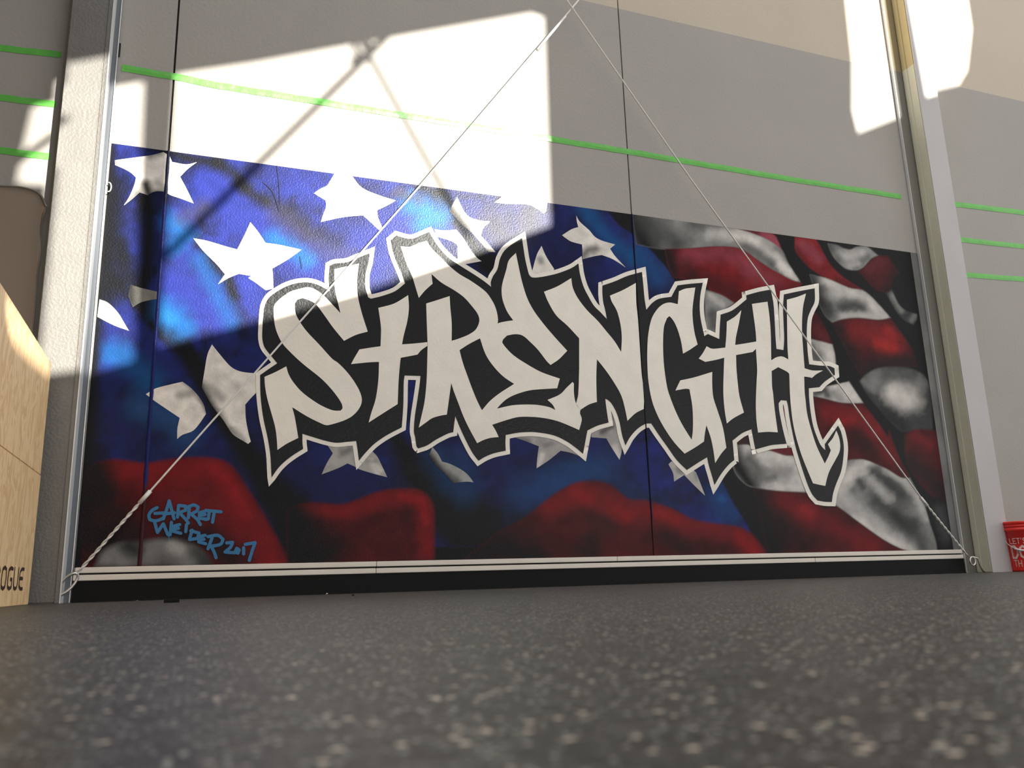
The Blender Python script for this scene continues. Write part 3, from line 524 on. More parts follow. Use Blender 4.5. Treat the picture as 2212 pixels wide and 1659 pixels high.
# --- lettering
BL = (LA((143, 1450), (140, 1350), (150, 1180), (165, 1060), (210, 970), (280, 910), (400, 840), (520, 800), (640, 788), (740, 805), (830, 845), (905, 890), (897, 800), (895, 720), (905, 600), (960, 575), (1100, 560), (1200, 520), (1365, 455), (1350, 560), (1315, 700), (1315, 850), (1345, 960), (1375, 975), (1500, 945), (1650, 890), (1765, 800), (1720, 680), (1660, 540), (1620, 420), (1600, 310))
      + LC((190, 255), (290, 285), (380, 290), (480, 250), (565, 215), (620, 310), (700, 420), (800, 520), (900, 590), (1060, 690), (1180, 770), (1270, 840), (1265, 790), (1290, 720), (1340, 640), (1370, 520), (1420, 430), (1500, 360), (1620, 285), (1640, 420), (1660, 540), (1700, 700), (1730, 732), (1780, 735))
      + LE((300, 405), (450, 370), (600, 312), (682, 258), (700, 380), (740, 520), (800, 640), (860, 740), (930, 810), (1005, 890), (985, 780), (965, 700), (955, 600), (955, 510), (1100, 460), (1240, 400), (1405, 355), (1420, 500), (1435, 660), (1455, 785), (1520, 710), (1600, 660), (1740, 638), (1770, 580), (1810, 508), (1950, 490), (2097, 478), (2070, 620), (2062, 760), (2075, 900), (2115, 1085))
      + LG((470, 850), (600, 908), (605, 780), (615, 630), (750, 580), (910, 455), (905, 410), (1050, 370), (1185, 345), (1215, 500), (1230, 700), (1240, 900), (1250, 1020), (1330, 1033), (1338, 900), (1330, 700), (1325, 550), (1335, 400), (1500, 365), (1685, 330), (1685, 480), (1640, 580), (1605, 680), (1595, 850), (1605, 1050), (1622, 1195), (1750, 1210), (1850, 1215), (1910, 1240), (1915, 1315), (1830, 1370), (1780, 1410), (1740, 1455), (1618, 1468))
      + LH((1622, 320), (1640, 480), (1670, 640), (1720, 780), (1760, 860), (1805, 908), (1800, 840), (1870, 740), (1950, 628), (1985, 700), (2015, 850), (2010, 1000), (1985, 1150), (1930, 1290), (1895, 1400), (1880, 1498), (1800, 1495), (1715, 1480), (1650, 1400), (1590, 1260), (1530, 1080), (1470, 880), (1430, 700), (1400, 540), (1380, 400), (1365, 345), (1300, 340), (1275, 375), (1280, 450), (1300, 560), (1330, 700), (1365, 835), (1200, 850), (1100, 875), (1010, 900), (990, 800), (965, 670), (860, 715), (750, 800), (760, 900), (770, 1020), (700, 1080), (620, 1180), (545, 1305), (510, 1180), (480, 1080), (460, 990), (360, 1050), (230, 1135))
      + LF((1800, 1230), (1700, 1090), (1600, 950), (1510, 815), (1440, 822), (1350, 880), (1270, 970), (1217, 1065), (1180, 950), (1150, 800), (1110, 680), (1060, 590), (1020, 550), (988, 535), (1000, 640), (1025, 805), (900, 840), (785, 895), (765, 1000), (735, 1160), (650, 1090), (550, 1020), (400, 950), (200, 915))
      + LD((1640, 1020), (1550, 1030), (1435, 1052), (1432, 1140), (1435, 1230), (1300, 1260), (1200, 1300), (1125, 1345), (1060, 1260), (990, 1130), (920, 980), (862, 840), (850, 920), (838, 1020), (780, 1035), (650, 1100), (540, 1170), (440, 1205), (420, 1180), (405, 1080), (390, 1010), (400, 850), (430, 650), (455, 480), (465, 380), (285, 375), (275, 450), (272, 650), (265, 800), (252, 965))
      + LB((1600, 1030), (1500, 1090), (1400, 1165), (1300, 1270), (1240, 1345), (1225, 1230), (1208, 1120), (1100, 1130), (980, 1140), (850, 1115), (700, 1070), (597, 1038), (597, 1130), (605, 1210), (500, 1275), (400, 1350), (320, 1430), (245, 1535), (240, 1430), (230, 1270), (200, 1080), (150, 850), (120, 600), (115, 370), (200, 310), (310, 235), (240, 150), (170, 60)))
BLs = smooth(BL, 34)
paint('black_letter_block', [BLs], .0046, M['black'], mural, label='black block behind the white letters')
def ribbon(loop, w, inner=1.5):          # outline painted outside the black block, mitred at its points
    Pn = [np.array(p) for p in loop]; Q = [Pn[0]]
    for p in Pn[1:]:
        if np.linalg.norm(p-Q[-1]) > .6: Q.append(p)
    n = len(Q); ar = sum(Q[i][0]*Q[(i+1) % n][1]-Q[(i+1) % n][0]*Q[i][1] for i in range(n)); sg = 1 if ar > 0 else -1
    out = []
    for i in range(n):
        a_, b_ = Q[i], Q[(i+1) % n]; d = (b_-a_)/np.linalg.norm(b_-a_); nrm = np.array([d[1], -d[0]])*sg
        ex_ = d*.5; out.append([a_-nrm*inner-ex_, b_-nrm*inner+ex_, b_+nrm*w+ex_, a_+nrm*w-ex_])
        c_ = Q[(i+2) % n]; d2 = (c_-b_)/np.linalg.norm(c_-b_); n2_ = np.array([d2[1], -d2[0]])*sg
        if (d[0]*d2[1]-d[1]*d2[0])*sg > 0.001:   # convex corner: fill the mitre
            mdir = nrm+n2_; ml = np.linalg.norm(mdir)
            tip = b_+mdir/ml*min(w*2/ml, w*2.3) if ml > .3 else b_+(d-d2)/np.linalg.norm(d-d2)*w*2
            out.append([b_, b_+nrm*w, tip, b_+n2_*w])
    return union(out)
rv, rf = ribbon(BLs, 9.0); R3 = clampm(wallN(rv, .0038)); fast_mesh('white_outline', R3, orient(R3, rf), None, M['outline'], mural, 3)['label'] = 'white outline around the lettering'
letters = [
    LA((960, 640), (1240, 575), (1218, 760), (1225, 930), (1270, 1130), (1340, 1350), (1200, 1390), (1070, 1455), (950, 1310), (850, 1170), (760, 1050), (690, 1000), (600, 968), (540, 985), (510, 1030), (515, 1120), (545, 1200), (640, 1340), (790, 1500), (935, 1659)) + LB((1000, 230), (1100, 330), (1190, 450), (1250, 560), (1272, 640), (1262, 710), (1220, 780), (1150, 845), (1060, 890), (950, 925), (870, 940), (800, 915), (650, 840), (480, 735), (510, 850), (550, 1085), (420, 1150), (312, 1222), (305, 1100), (290, 980), (260, 860), (200, 650), (172, 500), (165, 390), (290, 335), (413, 270), (440, 360), (500, 460), (600, 570), (750, 680), (860, 740), (950, 772), (1030, 775), (1053, 750), (1045, 700), (990, 610), (900, 500), (800, 400), (600, 240), (450, 100)) + LA((360, 1470), (300, 1340), (275, 1220), (270, 1080), (290, 1030), (350, 970), (450, 900), (560, 865), (660, 845), (750, 875), (850, 950), (1030, 1140), (1000, 1020), (965, 850)),
    LA((1460, 1080), (1640, 1030), (1800, 935), (1808, 1080), (1790, 1230), (1750, 1390), (1730, 1495), (1870, 1485), (2018, 1470), (2018, 1512), (1950, 1560), (1905, 1612), (1715, 1648)) + LB((1705, 260), (1690, 450), (1680, 700), (1600, 750), (1350, 910), (1380, 800), (1430, 640), (1460, 430), (1468, 220), (1350, 225), (1150, 245), (1190, 170), (1245, 78), (1390, 55), (1485, 42)) + LA((1490, 1400), (1490, 1300), (1475, 1180)),
    LC((240, 380), (345, 385), (440, 345), (535, 318), (590, 400), (680, 490), (780, 590), (900, 690), (1050, 780), (1200, 890), (1270, 980), (1320, 1080), (1345, 1190), (1340, 1262), (1300, 1340), (1230, 1385), (1140, 1428), (1020, 1490), (910, 1560)) + LD((930, 170), (960, 270), (1000, 380), (1040, 490), (1100, 640), (1165, 770), (1230, 860), (1280, 935), (1320, 1000), (1355, 1075), (1260, 1085), (1180, 1110), (1110, 1145), (1010, 960), (950, 830), (900, 700), (850, 570), (815, 460), (790, 640), (765, 820), (700, 830), (600, 860), (520, 915), (445, 968), (480, 820), (510, 680), (530, 500), (540, 300), (546, 20)) + LC((545, 1470), (535, 1200), (530, 1030), (660, 990), (797, 945), (805, 1080), (820, 1250), (820, 1455), (900, 1430), (1000, 1390), (1080, 1340), (1120, 1280), (1135, 1210), (1110, 1140), (1050, 1060), (960, 960), (850, 880), (700, 790), (590, 695), (603, 805), (520, 880), (446, 967), (410, 850), (370, 720), (300, 560)),
    LC((1550, 455), (1580, 600), (1620, 780), (1680, 970), (1760, 1120), (1880, 1280), (2000, 1420), (2135, 1568)) + LD((2040, 190), (1945, 255), (1900, 210), (1800, 80), (1700, -20)) + LC((1650, 1410), (1600, 1385), (1530, 1380), (1450, 1395), (1405, 1440), (1395, 1475)) + LD((1430, 50), (1530, 150), (1700, 260), (1850, 340), (2050, 410), (2020, 520), (1850, 530), (1700, 545), (1550, 590), (1450, 640), (1380, 700), (1335, 752), (1500, 715), (1650, 705), (1800, 710), (1930, 735), (2000, 768), (1970, 710), (1910, 652), (2050, 590), (2130, 510)) + LF((615, 343), (630, 360), (632, 480), (655, 590), (705, 660), (700, 700), (720, 770), (690, 890), (600, 850), (450, 790), (300, 755), (150, 740), (0, 742)) + LD((1450, 880), (1280, 935), (1220, 860), (1165, 770), (1250, 670), (1360, 580), (1530, 470), (1400, 380), (1280, 250), (1200, 120)) + LC((1140, 1420), (1200, 1330), (1340, 1258), (1430, 1235), (1520, 1222), (1450, 1120), (1400, 990), (1388, 880), (1400, 790), (1440, 650), (1470, 540)),
    LE((290, 580), (440, 520), (600, 425), (620, 540), (680, 660), (780, 790), (900, 910), (1000, 1030), (1090, 1140), (1168, 1265), (1175, 1100), (1160, 950), (1120, 800), (1060, 690), (1040, 625), (1190, 560), (1335, 480), (1340, 700), (1360, 900), (1380, 1200), (1400, 1500)) + LF((1420, 395), (1430, 500), (1425, 650), (1330, 700), (1240, 785), (1210, 640), (1170, 500), (1100, 370), (1000, 220), (893, 85), (885, 300), (892, 570), (800, 600), (705, 660), (655, 590), (680, 480), (690, 200)) + LE((690, 1400), (690, 1110), (560, 970), (430, 850), (340, 700)),
    LE((1825, 575), (1900, 545), (2012, 532), (1985, 720), (1980, 850), (2000, 1030), (2038, 1180), (1950, 1240), (1872, 1285), (1850, 1150), (1820, 1040), (1780, 940), (1740, 880), (1718, 858), (1690, 880), (1655, 980), (1645, 1150), (1650, 1350), (1665, 1500)) + LF((1690, 395), (1720, 500), (1790, 680), (1870, 840), (1970, 1000), (1983, 900), (1985, 750), (1975, 600), (1945, 425), (1900, 420), (1785, 440), (1840, 325), (2000, 290)) + LH((520, 17), (518, 130), (530, 300), (580, 460), (640, 650), (680, 880), (620, 950), (552, 1055), (530, 900), (500, 760), (452, 625), (435, 720), (425, 810), (320, 880), (205, 948)) + LF((1780, 1040), (1680, 900), (1590, 740), (1520, 560), (1480, 350), (1468, 180)) + LE((1465, 1280), (1475, 1080), (1510, 900), (1570, 790), (1640, 725), (1720, 703), (1812, 722)),
    LG((685, 710), (780, 650), (850, 580), (820, 740), (790, 880), (780, 975), (880, 960), (1025, 935), (1025, 1010), (980, 1055), (790, 1090), (795, 1250)) + LH((810, 150), (830, 300), (880, 480), (760, 545), (685, 605), (660, 450), (645, 250), (650, 0)) + LG((655, 1120), (560, 1145), (440, 1168), (365, 1130), (410, 1070), (455, 990), (520, 1018), (668, 1005), (680, 850)),
    LG((970, 508), (1060, 495), (1148, 483), (1170, 650), (1185, 850), (1190, 1150), (1250, 1115), (1310, 1105), (1350, 1120), (1385, 1140), (1375, 1000), (1370, 700), (1368, 460), (1480, 430), (1585, 390), (1550, 560), (1540, 800), (1555, 1050), (1570, 1240), (1660, 1265), (1780, 1265), (1700, 1310), (1655, 1350), (1610, 1340), (1565, 1335), (1570, 1500)) + LH((1580, 330), (1600, 500), (1650, 690), (1710, 870), (1800, 1060), (1840, 980), (1868, 910), (1835, 840), (1890, 770), (1930, 685), (1960, 760), (1975, 850), (1965, 930), (1920, 1020), (1860, 1130), (1830, 1210), (1805, 1315), (1730, 1300), (1665, 1285), (1600, 1130), (1530, 950), (1470, 750), (1430, 550), (1405, 300), (1395, 40)) + LG((1370, 1280), (1270, 1228), (1195, 1272), (1200, 1450)) + LH((1210, 250), (1230, 450), (1265, 705), (1150, 700), (1040, 708), (1020, 550), (1015, 350), (1025, 100)) + LG((1030, 1250), (1015, 1010), (1020, 935), (1010, 800), (990, 650)),
]
for i, lt in enumerate(letters): paint('letter', [smooth(lt, 32)], .0056+.00015*i, M['letter'], mural)

# --- signature, brushed strokes
def strokes(name, lines, w, off, m, parent, conv=None):
    out = []
    for ln in lines:
        ln = smooth(ln, 60, False) if (len(ln) > 2 and w > .5) else ln
        for a_, b_ in zip(ln[:-1], ln[1:]):
            a_, b_ = np.array(a_, float), np.array(b_, float); l = np.linalg.norm(b_-a_)
            if l < 1e-6: continue
            d = (b_-a_)/l; n_ = np.array([-d[1], d[0]])
            out.append([a_+n_*w, a_-n_*w, b_-n_*w, b_+n_*w])
        for c_ in ln: out.append([np.array(c_)+w*np.array([math.cos(t), math.sin(t)]) for t in np.arange(.1, 2*math.pi, math.pi/4)])
    vs_, fs = union(out)
    V3_ = conv(vs_) if conv else wallN(vs_, off)
    if conv is None: fs = orient(V3_, fs)
    return fast_mesh(name, V3_, fs, None, m, parent, 3)
sig = [SF(*l) for l in [
    ((735, 805), (690, 830), (662, 872), (670, 912), (725, 922), (790, 895), (803, 852), (715, 856)), ((790, 905), (820, 820), (842, 745), (862, 820), (885, 905)), ((795, 862), (890, 850)),
    ((925, 785), (915, 890)), ((925, 785), (985, 792), (988, 828), (930, 850), (980, 900), (1012, 942)), ((1020, 800), (1012, 895)), ((1005, 800), (1060, 782), (1098, 800), (1085, 835), (1035, 862), (1085, 905), (1118, 955)),
    ((1165, 835), (1110, 850), (1108, 900), (1165, 905)), ((1118, 872), (1160, 866)), ((1165, 830), (1300, 842)), ((1195, 842), (1188, 905), (1160, 910)), ((1240, 845), (1225, 935)),
    ((712, 930), (738, 1025), (790, 948), (830, 1045), (850, 1045), (862, 935)), ((935, 955), (885, 968), (878, 1015), (945, 1032)), ((888, 992), (925, 988)), ((995, 955), (988, 1018)),
    ((1045, 1005), (1022, 1080)), ((1032, 1010), (1105, 1030), (1092, 1078), (1022, 1088)), ((1160, 1050), (1112, 1060), (1102, 1108), (1165, 1125)), ((1112, 1085), (1150, 1085)),
    ((1222, 1070), (1185, 1170)), ((1185, 1062), (1270, 1050), (1318, 1085), (1295, 1130), (1190, 1150)), ((1215, 1150), (1240, 1200), (1256, 1248)),
    ((1350, 1118), (1402, 1112), (1385, 1155), (1335, 1198), (1420, 1205)), ((1440, 1165), (1462, 1180), (1450, 1208), (1425, 1198), (1440, 1165)), ((1500, 1160), (1500, 1215)), ((1515, 1130), (1602, 1115), (1575, 1190), (1550, 1272))]]
strokes('signature', sig, 3.5, .0062, M['blue_ink'], mural)['label'] = 'bright blue painted signature and year'
strokes('paint_drip', [SF((838, 1045), (838, 1092))], .9, .0061, M['blue_ink'], mural)

for ln in ([(598, 357), (603, 400), (604, 440)], [(568, 392), (590, 415), (603, 455)], [(609, 626), (620, 638)], [(648, 553), (652, 580)]): strokes('crack', [ln], .55, .0064, M['gap'], mural)
# --- beads of filler where the mural crosses the panel joints
def bead(X, w, name, cols):
    n = 60; zs = np.linspace(MZ0, MZ1, n); vs_, fs, cv = [], [], []
    for i, z in enumerate(zs):
        for j, t in enumerate(np.linspace(-1, 1, 7)):
            vs_.append((X+w*t*(1+.12*math.sin(i*1.7)), -.0012-.006*math.sqrt(max(0, 1-t*t))-.0004*math.sin(i*2.3), z)); cv.append(cols(z))
    for i in range(n-1):
        for j in range(6): k = i*7+j; fs.append((k, k+1, k+8, k+7))
    fast_mesh(name, np.array(vs_), np.array(fs), np.array(cv), M['field'], mural, 4)
def cL(z): return A(60, 24, 30) if z < .52 else (A(26, 34, 92) if z < 1.9 else A(24, 26, 50))
def cR(z): return A(60, 24, 26) if z < .33 else (A(20, 24, 40) if z < .72 else (A(18, 18, 20) if z < 1.75 else A(22, 28, 60)))
bead(SEAM_L, .0085, 'joint_filler', cL); bead(SEAM_R, .0055, 'joint_filler', cR)

ov = box_obj('overspray_edge', (MX1+.0005, -.0010, MZ0), (COLR-.0005, -.0002, MZ1), mat('grey_overspray', (.19, .185, .18), .6, var=.5, vscale=3)); keep(ov, mural)
# ------------------------------------------------------------------ white rail and black base under the mural
zt1 = MZ0; zt0 = (wall(161, 1254)[2]+wall(2077, 1207)[2])/2; zm = (zt1+zt0)/2
rail = empty('wall_rail', (MX0, 0, zt0), label='double white plastic rail running along the bottom of the mural', cat='rail')
xa = lambda x, y: wall(x, y)[0]
for a, b, z0, z1 in [(COLL+.01, xa(811, 1212), zm+.004, zt1), (xa(811, 1212)+.002, xa(1329, 1203), zm+.004, zt1), (xa(1329, 1203)+.002, COLR-.01, zm+.004, zt1),
                     (COLL+.004, xa(810, 1235), zt0, zm-.004), (xa(810, 1235)+.002, xa(1756, 1213), zt0, zm-.004), (xa(1756, 1213)+.002, COLR-.006, zt0, zm-.004)]:
    keep(box_obj('rail_strip', (a, -.022, z0), (b, -.001, z1), M['white_trim'], bev=.002), rail)
keep(box_obj('rail_groove', (COLL+.01, -.010, zm-.0045), (COLR-.01, -.001, zm+.0045), M['gap']), rail)
bb = box_obj('baseboard_back', (COLL+.004, -.016, .0005), (COLR-.001, -.001, zt0-.001), M['kick']); tag(bb, kind='structure')
bt = box_obj('trim_1', (COLL+.01, -.030, .0005), (COLR-.01, -.017, .006), M['rubber']); tag(bt, kind='structure')

# ------------------------------------------------------------------ green tapes
def tape(pts, h, label, group=None, off=.0016, m=None):
    L_ = np.array(pts, float); dense = []
    for a_, b_ in zip(L_[:-1], L_[1:]):
        k = max(2, int(np.linalg.norm(b_-a_)/14))
        dense += [a_+(b_-a_)*i/k for i in range(k)]
    dense.append(L_[-1]); vs_, fs = [], []; n = len(dense)
    for i, p in enumerate(dense):
        c_ = wall(*p); e = .0012*math.sin(i*.9)+.0008*math.sin(i*2.1); cu = .0014*abs(math.sin(i*.37))
        vs_ += [(c_[0], -off-cu, c_[2]+h/2+e), (c_[0], -off-cu*1.6-.0004, c_[2]), (c_[0], -off-cu*.4, c_[2]-h/2+e*.6)]
        vs_ += [(v[0], v[1]+.0003, v[2]) for v in vs_[-3:]]
    for i in range(n-1):
        k = i*6; q = (i+1)*6
        fs += [(k, q, q+1, k+1), (k+1, q+1, q+2, k+2), (k+3, k+4, q+4, q+3), (k+4, k+5, q+5, q+4)]
    o = new_obj('tape_strip', vs_, fs, m or M['tape']); sol = None
    return tag(o, label, 'tape', group)
tape([(263, 147), (383, 167), (470, 185), (640, 212), (900, 254), (1016, 272), (1352, 327), (1700, 386), (1946, 425)], .038, 'long bright green tape strip crossing the wall above the mural between the columns')
tape([(-40, 97), (0, 104), (133, 119)], .034, 'green tape on the wall left of the left column, topmost of three')
tape([(-40, 204), (0, 211), (121, 226)], .034, 'green tape on the wall left of the left column, middle of three')
tape([(-40, 316), (0, 325), (108, 339)], .034, 'green tape on the wall left of the left column, lowest of three')
tape([(2058, 441), (2120, 448), (2260, 466)], .040, 'green tape on the wall right of the right column, topmost of three')
tape([(2074, 518), (2260, 538)], .038, 'green tape on the wall right of the right column, middle of three')
tape([(2086, 594), (2260, 607)], .038, 'green tape on the wall right of the right column, lowest of three')

# ------------------------------------------------------------------ bracing cables
def cable(pts, name, label, off, r, thick_from, anchor):
    root = empty(name, tuple(wall(*anchor[0], anchor[1])), label=label, cat='cable')
    P3 = [wall(x, y, off_) for (x, y), off_ in pts]
    bm = bmesh.new(); tube(bm, P3, r, 8); keep(bm_obj('cable_run', bm, M['cable'], smooth=True), root)
    # doubled tail: two strands twisted round each other
    a_, b_ = np.array(wall(*thick_from[0][0], thick_from[0][1])), np.array(wall(*thick_from[1][0], thick_from[1][1]))
    d = (b_-a_); L_ = np.linalg.norm(d); d /= L_; u = np.cross(d, [0, 1, 0]); u /= np.linalg.norm(u); w = np.cross(d, u); n = int(L_/.006)
    for ph in (0, math.pi):
        bm = bmesh.new(); tube(bm, [a_+d*L_*i/n+(u*math.cos(i*.5+ph)+w*math.sin(i*.5+ph))*r*.75 for i in range(n+1)], r*.95, 6)
        keep(bm_obj('twisted_tail', bm, M['cable'], smooth=True), root)
    bm = bmesh.new(); tube(bm, [a_-d*.02, a_+d*.05], r*2.1, 10); keep(bm_obj('wire_clip', bm, M['cable'], smooth=True), root)
    return root
co = .085
c1 = cable([((1330, -98), co), ((1236, 17), co), ((905, 404), co), ((545, 812), co), ((318, 1068), co), ((165, 1240), co)], 'brace_cable', 'steel brace cable rising from the foot of the left column to the upper right', co, .0046, (((318, 1068), co), ((165, 1240), co)), ((150, 1262), co))
c2 = cable([((1150, -110), co+.01), ((1236, 17), co+.01), ((1493, 388), co), ((1993, 1080), co), ((2084, 1193), co)], 'brace_cable', 'steel brace cable rising from the foot of the right column to the upper left', co, .0046, (((1993, 1080), co), ((2084, 1193), co)), ((2100, 1212), co))
# splice sleeve near the crossing
bm = bmesh.new(); tube(bm, [wall(1222, 35, co+.004), wall(1160, 108, co+.004)], [.006, .009], 10); keep(bm_obj('splice_sleeve', bm, M['cable'], smooth=True), c1)
# left shackle
bm = bmesh.new(); n = 20; cA = np.array(wall(145, 1262, co)); ax = np.array(wall(163, 1240, co))-np.array(wall(131, 1275, co)); ax /= np.linalg.norm(ax); nn = np.cross(ax, [0, 1, 0])
tube(bm, [cA+ax*.055*math.cos(t)+nn*.022*math.sin(t)+np.array([0, -.006*math.sin(2*t), 0]) for t in np.linspace(0, 2*math.pi, n, endpoint=False)], .006, 8, True)
tube(bm, [cA-ax*.055, cA-ax*.075+np.array([0, .03, -.004])], .008, 8)
keep(bm_obj('shackle', bm, M['zinc'], smooth=True), c1)
# right eye and hook
bm = bmesh.new(); cB = np.array(wall(2101, 1212, co))
tube(bm, [cB+np.array([.022*math.cos(t), .0, .026*math.sin(t)]) for t in np.linspace(0, 2*math.pi, n, endpoint=False)], .0055, 8, True)
tube(bm, [wall(2084, 1193, co), cB+np.array([-.015, 0, .02])], .004, 8)
hk = [wall(2102, 1203, co), wall(2112, 1206, co), wall(2117, 1222, co), wall(2124, 1234, co-.01), wall(2130, 1238, co-.02)]
hk[-1][2] = .003; tube(bm, hk, .0055, 8)
keep(bm_obj('eye_hook', bm, M['zinc'], smooth=True), c2)

# ------------------------------------------------------------------ plywood boxes, left
p_seam = atx(80, 1020, BX0); ZS = float(p_seam[2]); ZT = 1.015
def ply_box(name, label, x0, x1, y0, y1, z0, z1, slot):
    root = empty(name, (x0, y0, z0), label=label, cat='box'); t = .018
    parts = [('side_panel', (x1-t, y0, z0), (x1, y1, z1)), ('side_panel', (x0, y0, z0), (x0+t, y1, z1)), ('front_panel', (x0+t, y0, z0), (x1-t, y0+t, z1)), ('back_panel', (x0+t, y1-t, z0), (x1-t, y1, z1)), ('top_panel', (x0+t, y0+t, z1-t), (x1-t, y1-t, z1))]
    for nm, a_, b_ in parts: keep(box_obj(nm, a_, b_, M['wood'], bev=.0015), root)
    return root
DEP = 1.35
b_low = ply_box('plywood_box', 'lower birch plywood box with dark stencilled letters, left edge', BX0-.6, BX0, BY1-DEP, BY1, .001, ZS-.002, 0)
b_up = ply_box('plywood_box', 'upper birch plywood box stacked on the stencilled one, left of the column', BX0-.6, BX0-.001, BY1-DEP, BY1-.002, ZS+.001, ZT, 0)
# stencilled word on the lower box: letters drawn on the face
fz0, fz1 = float(atx(27, 1272, BX0)[2]), float(atx(27, 1227, BX0)[2]); ye = float(atx(50, 1250, BX0)[1]); yg = float(atx(12, 1250, BX0)[1])
lw = (ye-yg)/3.0*.98; HT = fz1-fz0
GL = {'R': [((0, 0), (0, 1)), ((0, 1), (.7, 1), (.95, .8), (.7, .52), (0, .5)), ((.45, .5), (1, 0))], 'O': [((.5, 0), (.1, .1), (0, .5), (.1, .9), (.5, 1), (.9, .9), (1, .5), (.9, .1), (.5, 0))],
      'G': [((1, .95), (.5, 1), (.1, .9), (0, .5), (.1, .1), (.5, 0), (.95, .08), (.95, .45), (.6, .45))], 'U': [((0, 1), (0, .3), (.15, .05), (.5, 0), (.85, .05), (1, .3), (1, 1))],
      'E': [((1, 1), (.4, 1), (.05, .85), (0, .5), (.05, .15), (.4, 0), (1, 0)), ((.05, .52), (.8, .52))]}
ls = []
for i, ch in enumerate('ROGUE'):
    y_e = ye-(4-i)*lw*1.0; y_s = y_e-lw*.72
    for st in GL[ch]: ls.append([(y_s+(y_e-y_s)*u, fz0+HT*v) for u, v in st])
st_o = strokes('stencil', ls, .0068, 0, M['brand'], b_low, conv=lambda q: np.stack([np.full(len(q), BX0+.0008), q[:, 0], q[:, 1]], 1)); st_o['label'] = 'dark brown stencilled letters'

# ------------------------------------------------------------------ padded mat behind the boxes
yo = .045
mt = [wall(x, y, yo) for x, y in smooth([(-120, 392), (0, 404), (60, 410), (88, 420), (98, 440), (96, 455), (91, 470), (87, 500), (87, 540), (80, 590), (76, 640), (62, 800), (20, 1250), (-120, 1260)], 60)]
bm = bmesh.new(); fr = []; bk = []
for v in mt:
    z = max(v[2], .003); fr.append(bm.verts.new((v[0], -.060, z))); bk.append(bm.verts.new((v[0], -.030, z)))
bm.faces.new(fr); bm.faces.new(list(reversed(bk)))
for i in range(len(fr)): j = (i+1) % len(fr); bm.faces.new((fr[i], bk[i], bk[j], fr[j]))
es = [e for e in bm.edges if all(v in fr for v in e.verts) and len(e.link_faces) == 2]
bmesh.ops.bevel(bm, geom=es, offset=.008, segments=2, affect='EDGES')
mo = bm_obj('padded_mat', bm, M['mat']); tag(mo, 'tall brown padded mat with rounded corner standing behind the wooden boxes', 'mat')
bm = bmesh.new(); tube(bm, [wall(x, y, .068) for x, y in smooth([(-60, 396), (0, 401), (50, 405), (84, 418), (100, 446)], 60, False)], .004, 6)
tag(bm_obj('edge_cord', bm, M['taupe'], smooth=True), 'thin dark cord lying along the top of the brown mat', 'cord')

# ------------------------------------------------------------------ red bucket, right edge
pt = wall(2193, 1237, .0); Yb = -.16
def on_y(x, y, Y): return wall(x, y, -Y)
hb = on_y(2185, 1127, Yb)[2]
left_top = on_y(2177, 1140, Yb)[0]; RT = hb*.40; bx = left_top+RT*.97; by = Yb
broot = empty('bucket', (bx, by, 0), label='red plastic bucket with white lettering beside the right column', cat='bucket')
def lathe(prof, n=40):
    bm = bmesh.new(); rings = [[bm.verts.new((r*math.cos(2*math.pi*i/n), r*math.sin(2*math.pi*i/n), z)) for i in range(n)] for r, z in prof]
    for a_, b_ in zip(rings[:-1], rings[1:]):
        for i in range(n): bm.faces.new((a_[i], a_[(i+1) % n], b_[(i+1) % n], b_[i]))
    bm.faces.new(list(reversed(rings[0]))); return bm
h = hb; rt, rb = RT, RT*.86
prof = [(rb, .001), (rb+.001, .01), (rt*.955, h*.80), (rt*.99, h*.805), (rt*.995, h*.86), (rt*.965, h*.865), (rt*.965, h*.885), (rt, h*.89), (rt, h*.92), (rt*.97, h*.925), (rt*.97, h*.94), (rt*1.01, h*.945), (rt*1.01, h*.985), (rt*.99, h), (rt*.95, h*.995), (rt*.93, h*.9), (rb*.93, .02), (.01, .015)]
bo = bm_obj('bucket_body', lathe(prof), M['red'], broot, smooth=True)
def rad(z): return rb + (rt*.955-rb)*z/(h*.8) + .0012
def wrap(q):      # q: (angle*radius in m, z)
    a_ = q[:, 0]; z = q[:, 1]; r = np.array([rad(v) for v in z]); return np.stack([r*np.cos(a_), r*np.sin(a_), z], 1)
FL = {'L': [((0, 1), (0, 0), (1, 0))], 'E': [((1, 1), (0, 1), (0, 0), (1, 0)), ((0, .5), (.8, .5))], 'T': [((0, 1), (1, 1)), ((.5, 1), (.5, 0))], "'": [((.3, 1.05), (.3, .8))], 'S': [((1, .85), (.7, 1), (.2, 1), (0, .75), (.3, .52), (.8, .45), (1, .22), (.8, 0), (.2, 0), (0, .15))],
      'D': [((0, 0), (0, 1), (.6, 1), (1, .7), (1, .3), (.6, 0), (0, 0))], 'O': [((.5, 0), (.1, .15), (0, .5), (.1, .85), (.5, 1), (.9, .85), (1, .5), (.9, .15), (.5, 0))], 'H': [((0, 0), (0, 1)), ((1, 0), (1, 1)), ((0, .5), (1, .5))], 'I': [((.5, 0), (.5, 1))]}
view = math.atan2(-D-by, 0-bx)
a0 = view-.62
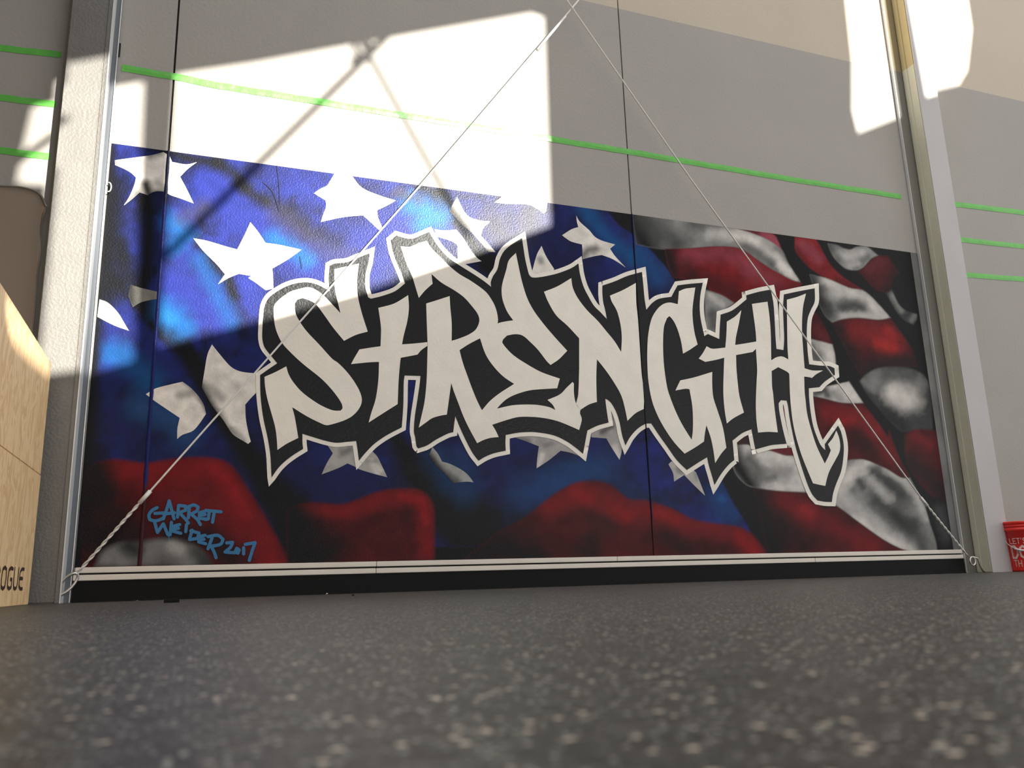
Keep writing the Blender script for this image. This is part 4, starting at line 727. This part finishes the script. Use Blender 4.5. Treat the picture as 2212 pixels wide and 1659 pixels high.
def word(txt, a_s, z0, z1, wl, gap, w, name):
    ls = []; a_ = a_s
    for ch in txt:
        for st in FL[ch]:
            pts = []
            for (u0, v0), (u1, v1) in zip(st[:-1], st[1:]):
                for k_ in range(4): t = k_/4; pts.append((a_+(u0+(u1-u0)*t)*wl*(.4 if ch == "'" else 1), z0+(v0+(v1-v0)*t)*(z1-z0)))
            u, v = st[-1]; pts.append((a_+u*wl*(.4 if ch == "'" else 1), z0+v*(z1-z0))); ls.append(pts)
        a_ += (wl+gap)*(.5 if ch == "'" else 1)
    vs_, fs = [], []
    for ln in ls:
        for p_, q_ in zip(ln[:-1], ln[1:]):
            p_, q_ = np.array(p_)*[rt, 1], np.array(q_)*[rt, 1]; l = np.linalg.norm(q_-p_)
            if l < 1e-7: continue
            d = (q_-p_)/l; n_ = np.array([-d[1], d[0]])*w; k0 = len(vs_); e = d*w*.7
            vs_ += [p_+n_-e, p_-n_-e, q_-n_+e, q_+n_+e]; fs.append((k0, k0+1, k0+2, k0+3))
    vs_ = np.array(vs_)/[rt, 1]
    o = fast_mesh(name, wrap(vs_), np.array(fs), None, M['print'], None, 4); o.parent = broot; o['label'] = 'white printed word'
a0 = view-.72
word("LET'S", a0, h*.555, h*.655, .135, .06, .0022, 'printed_word'); word('DO', a0+.03, h*.27, h*.50, .30, .13, .0065, 'printed_word'); word('THIS', a0+.05, h*.10, h*.22, .16, .075, .0028, 'printed_word')
bm = bmesh.new(); pts = [Vector((rt*1.03*math.cos(t), rt*1.03*math.sin(t), h*.86-.0-.45*h*math.sin((t-(view-1.5))/3.0*math.pi))) for t in np.linspace(view-1.5, view+1.5, 24)]
tube(bm, pts, .0022, 6); ho = bm_obj('bail_handle', bm, M['zinc'], broot, smooth=True)
bm = bmesh.new(); tube(bm, pts[8:16], .0065, 8); gp = bm_obj('grip', bm, M['handle_white'], smooth=True); gp.parent = ho

# ------------------------------------------------------------------ small things
bq = wall(371, 1297)[0]*3.2/4.2
k_ = box_obj('rubber_block', (bq-.025, -1.02, .0005), (bq+.025, -.99, .0115), M['rubber'], bev=.001); tag(k_, 'small flat black rubber block on the floor near the left end of the rail', 'block')
def crumb(x, y_back, s, m, label):
    bm = bmesh.new(); bmesh.ops.create_icosphere(bm, subdivisions=1, radius=s)
    for v in bm.verts: v.co *= random.uniform(.6, 1.2); v.co.z = v.co.z*.6+s*.5
    bmesh.ops.translate(bm, verts=bm.verts, vec=(x, y_back, .0)); o = bm_obj('crumb', bm, m); tag(o, label, 'debris')
crumb(wall(757, 1300)[0]*.8, -.9, .0065, M['rubber'], 'tiny black crumb lying on the floor in front of the rail')
crumb(wall(705, 1283)[0]*.98, -.10, .006, M['handle_white'], 'tiny white crumb at the foot of the black base board')
# dark slot and clip at the left strip
sx = wall(257, 105); o = box_obj('wall_slot', (sx[0]-.008, -.006, sx[2]-.05), (sx[0]+.008, -.001, sx[2]+.03), M['gap'], bev=.002); tag(o, 'small black slot in the wall beside the left column, above the tape', 'slot')
sx = wall(236, 408); bm = bmesh.new(); tube(bm, [Vector((sx[0]+.010*math.cos(t), -.02, sx[2]+.024*math.sin(t))) for t in np.linspace(-1.9, 1.9, 12)], .003, 6)
tag(bm_obj('metal_clip', bm, M['edge'], smooth=True), 'small bright metal clip at the upper left edge of the mural', 'clip')
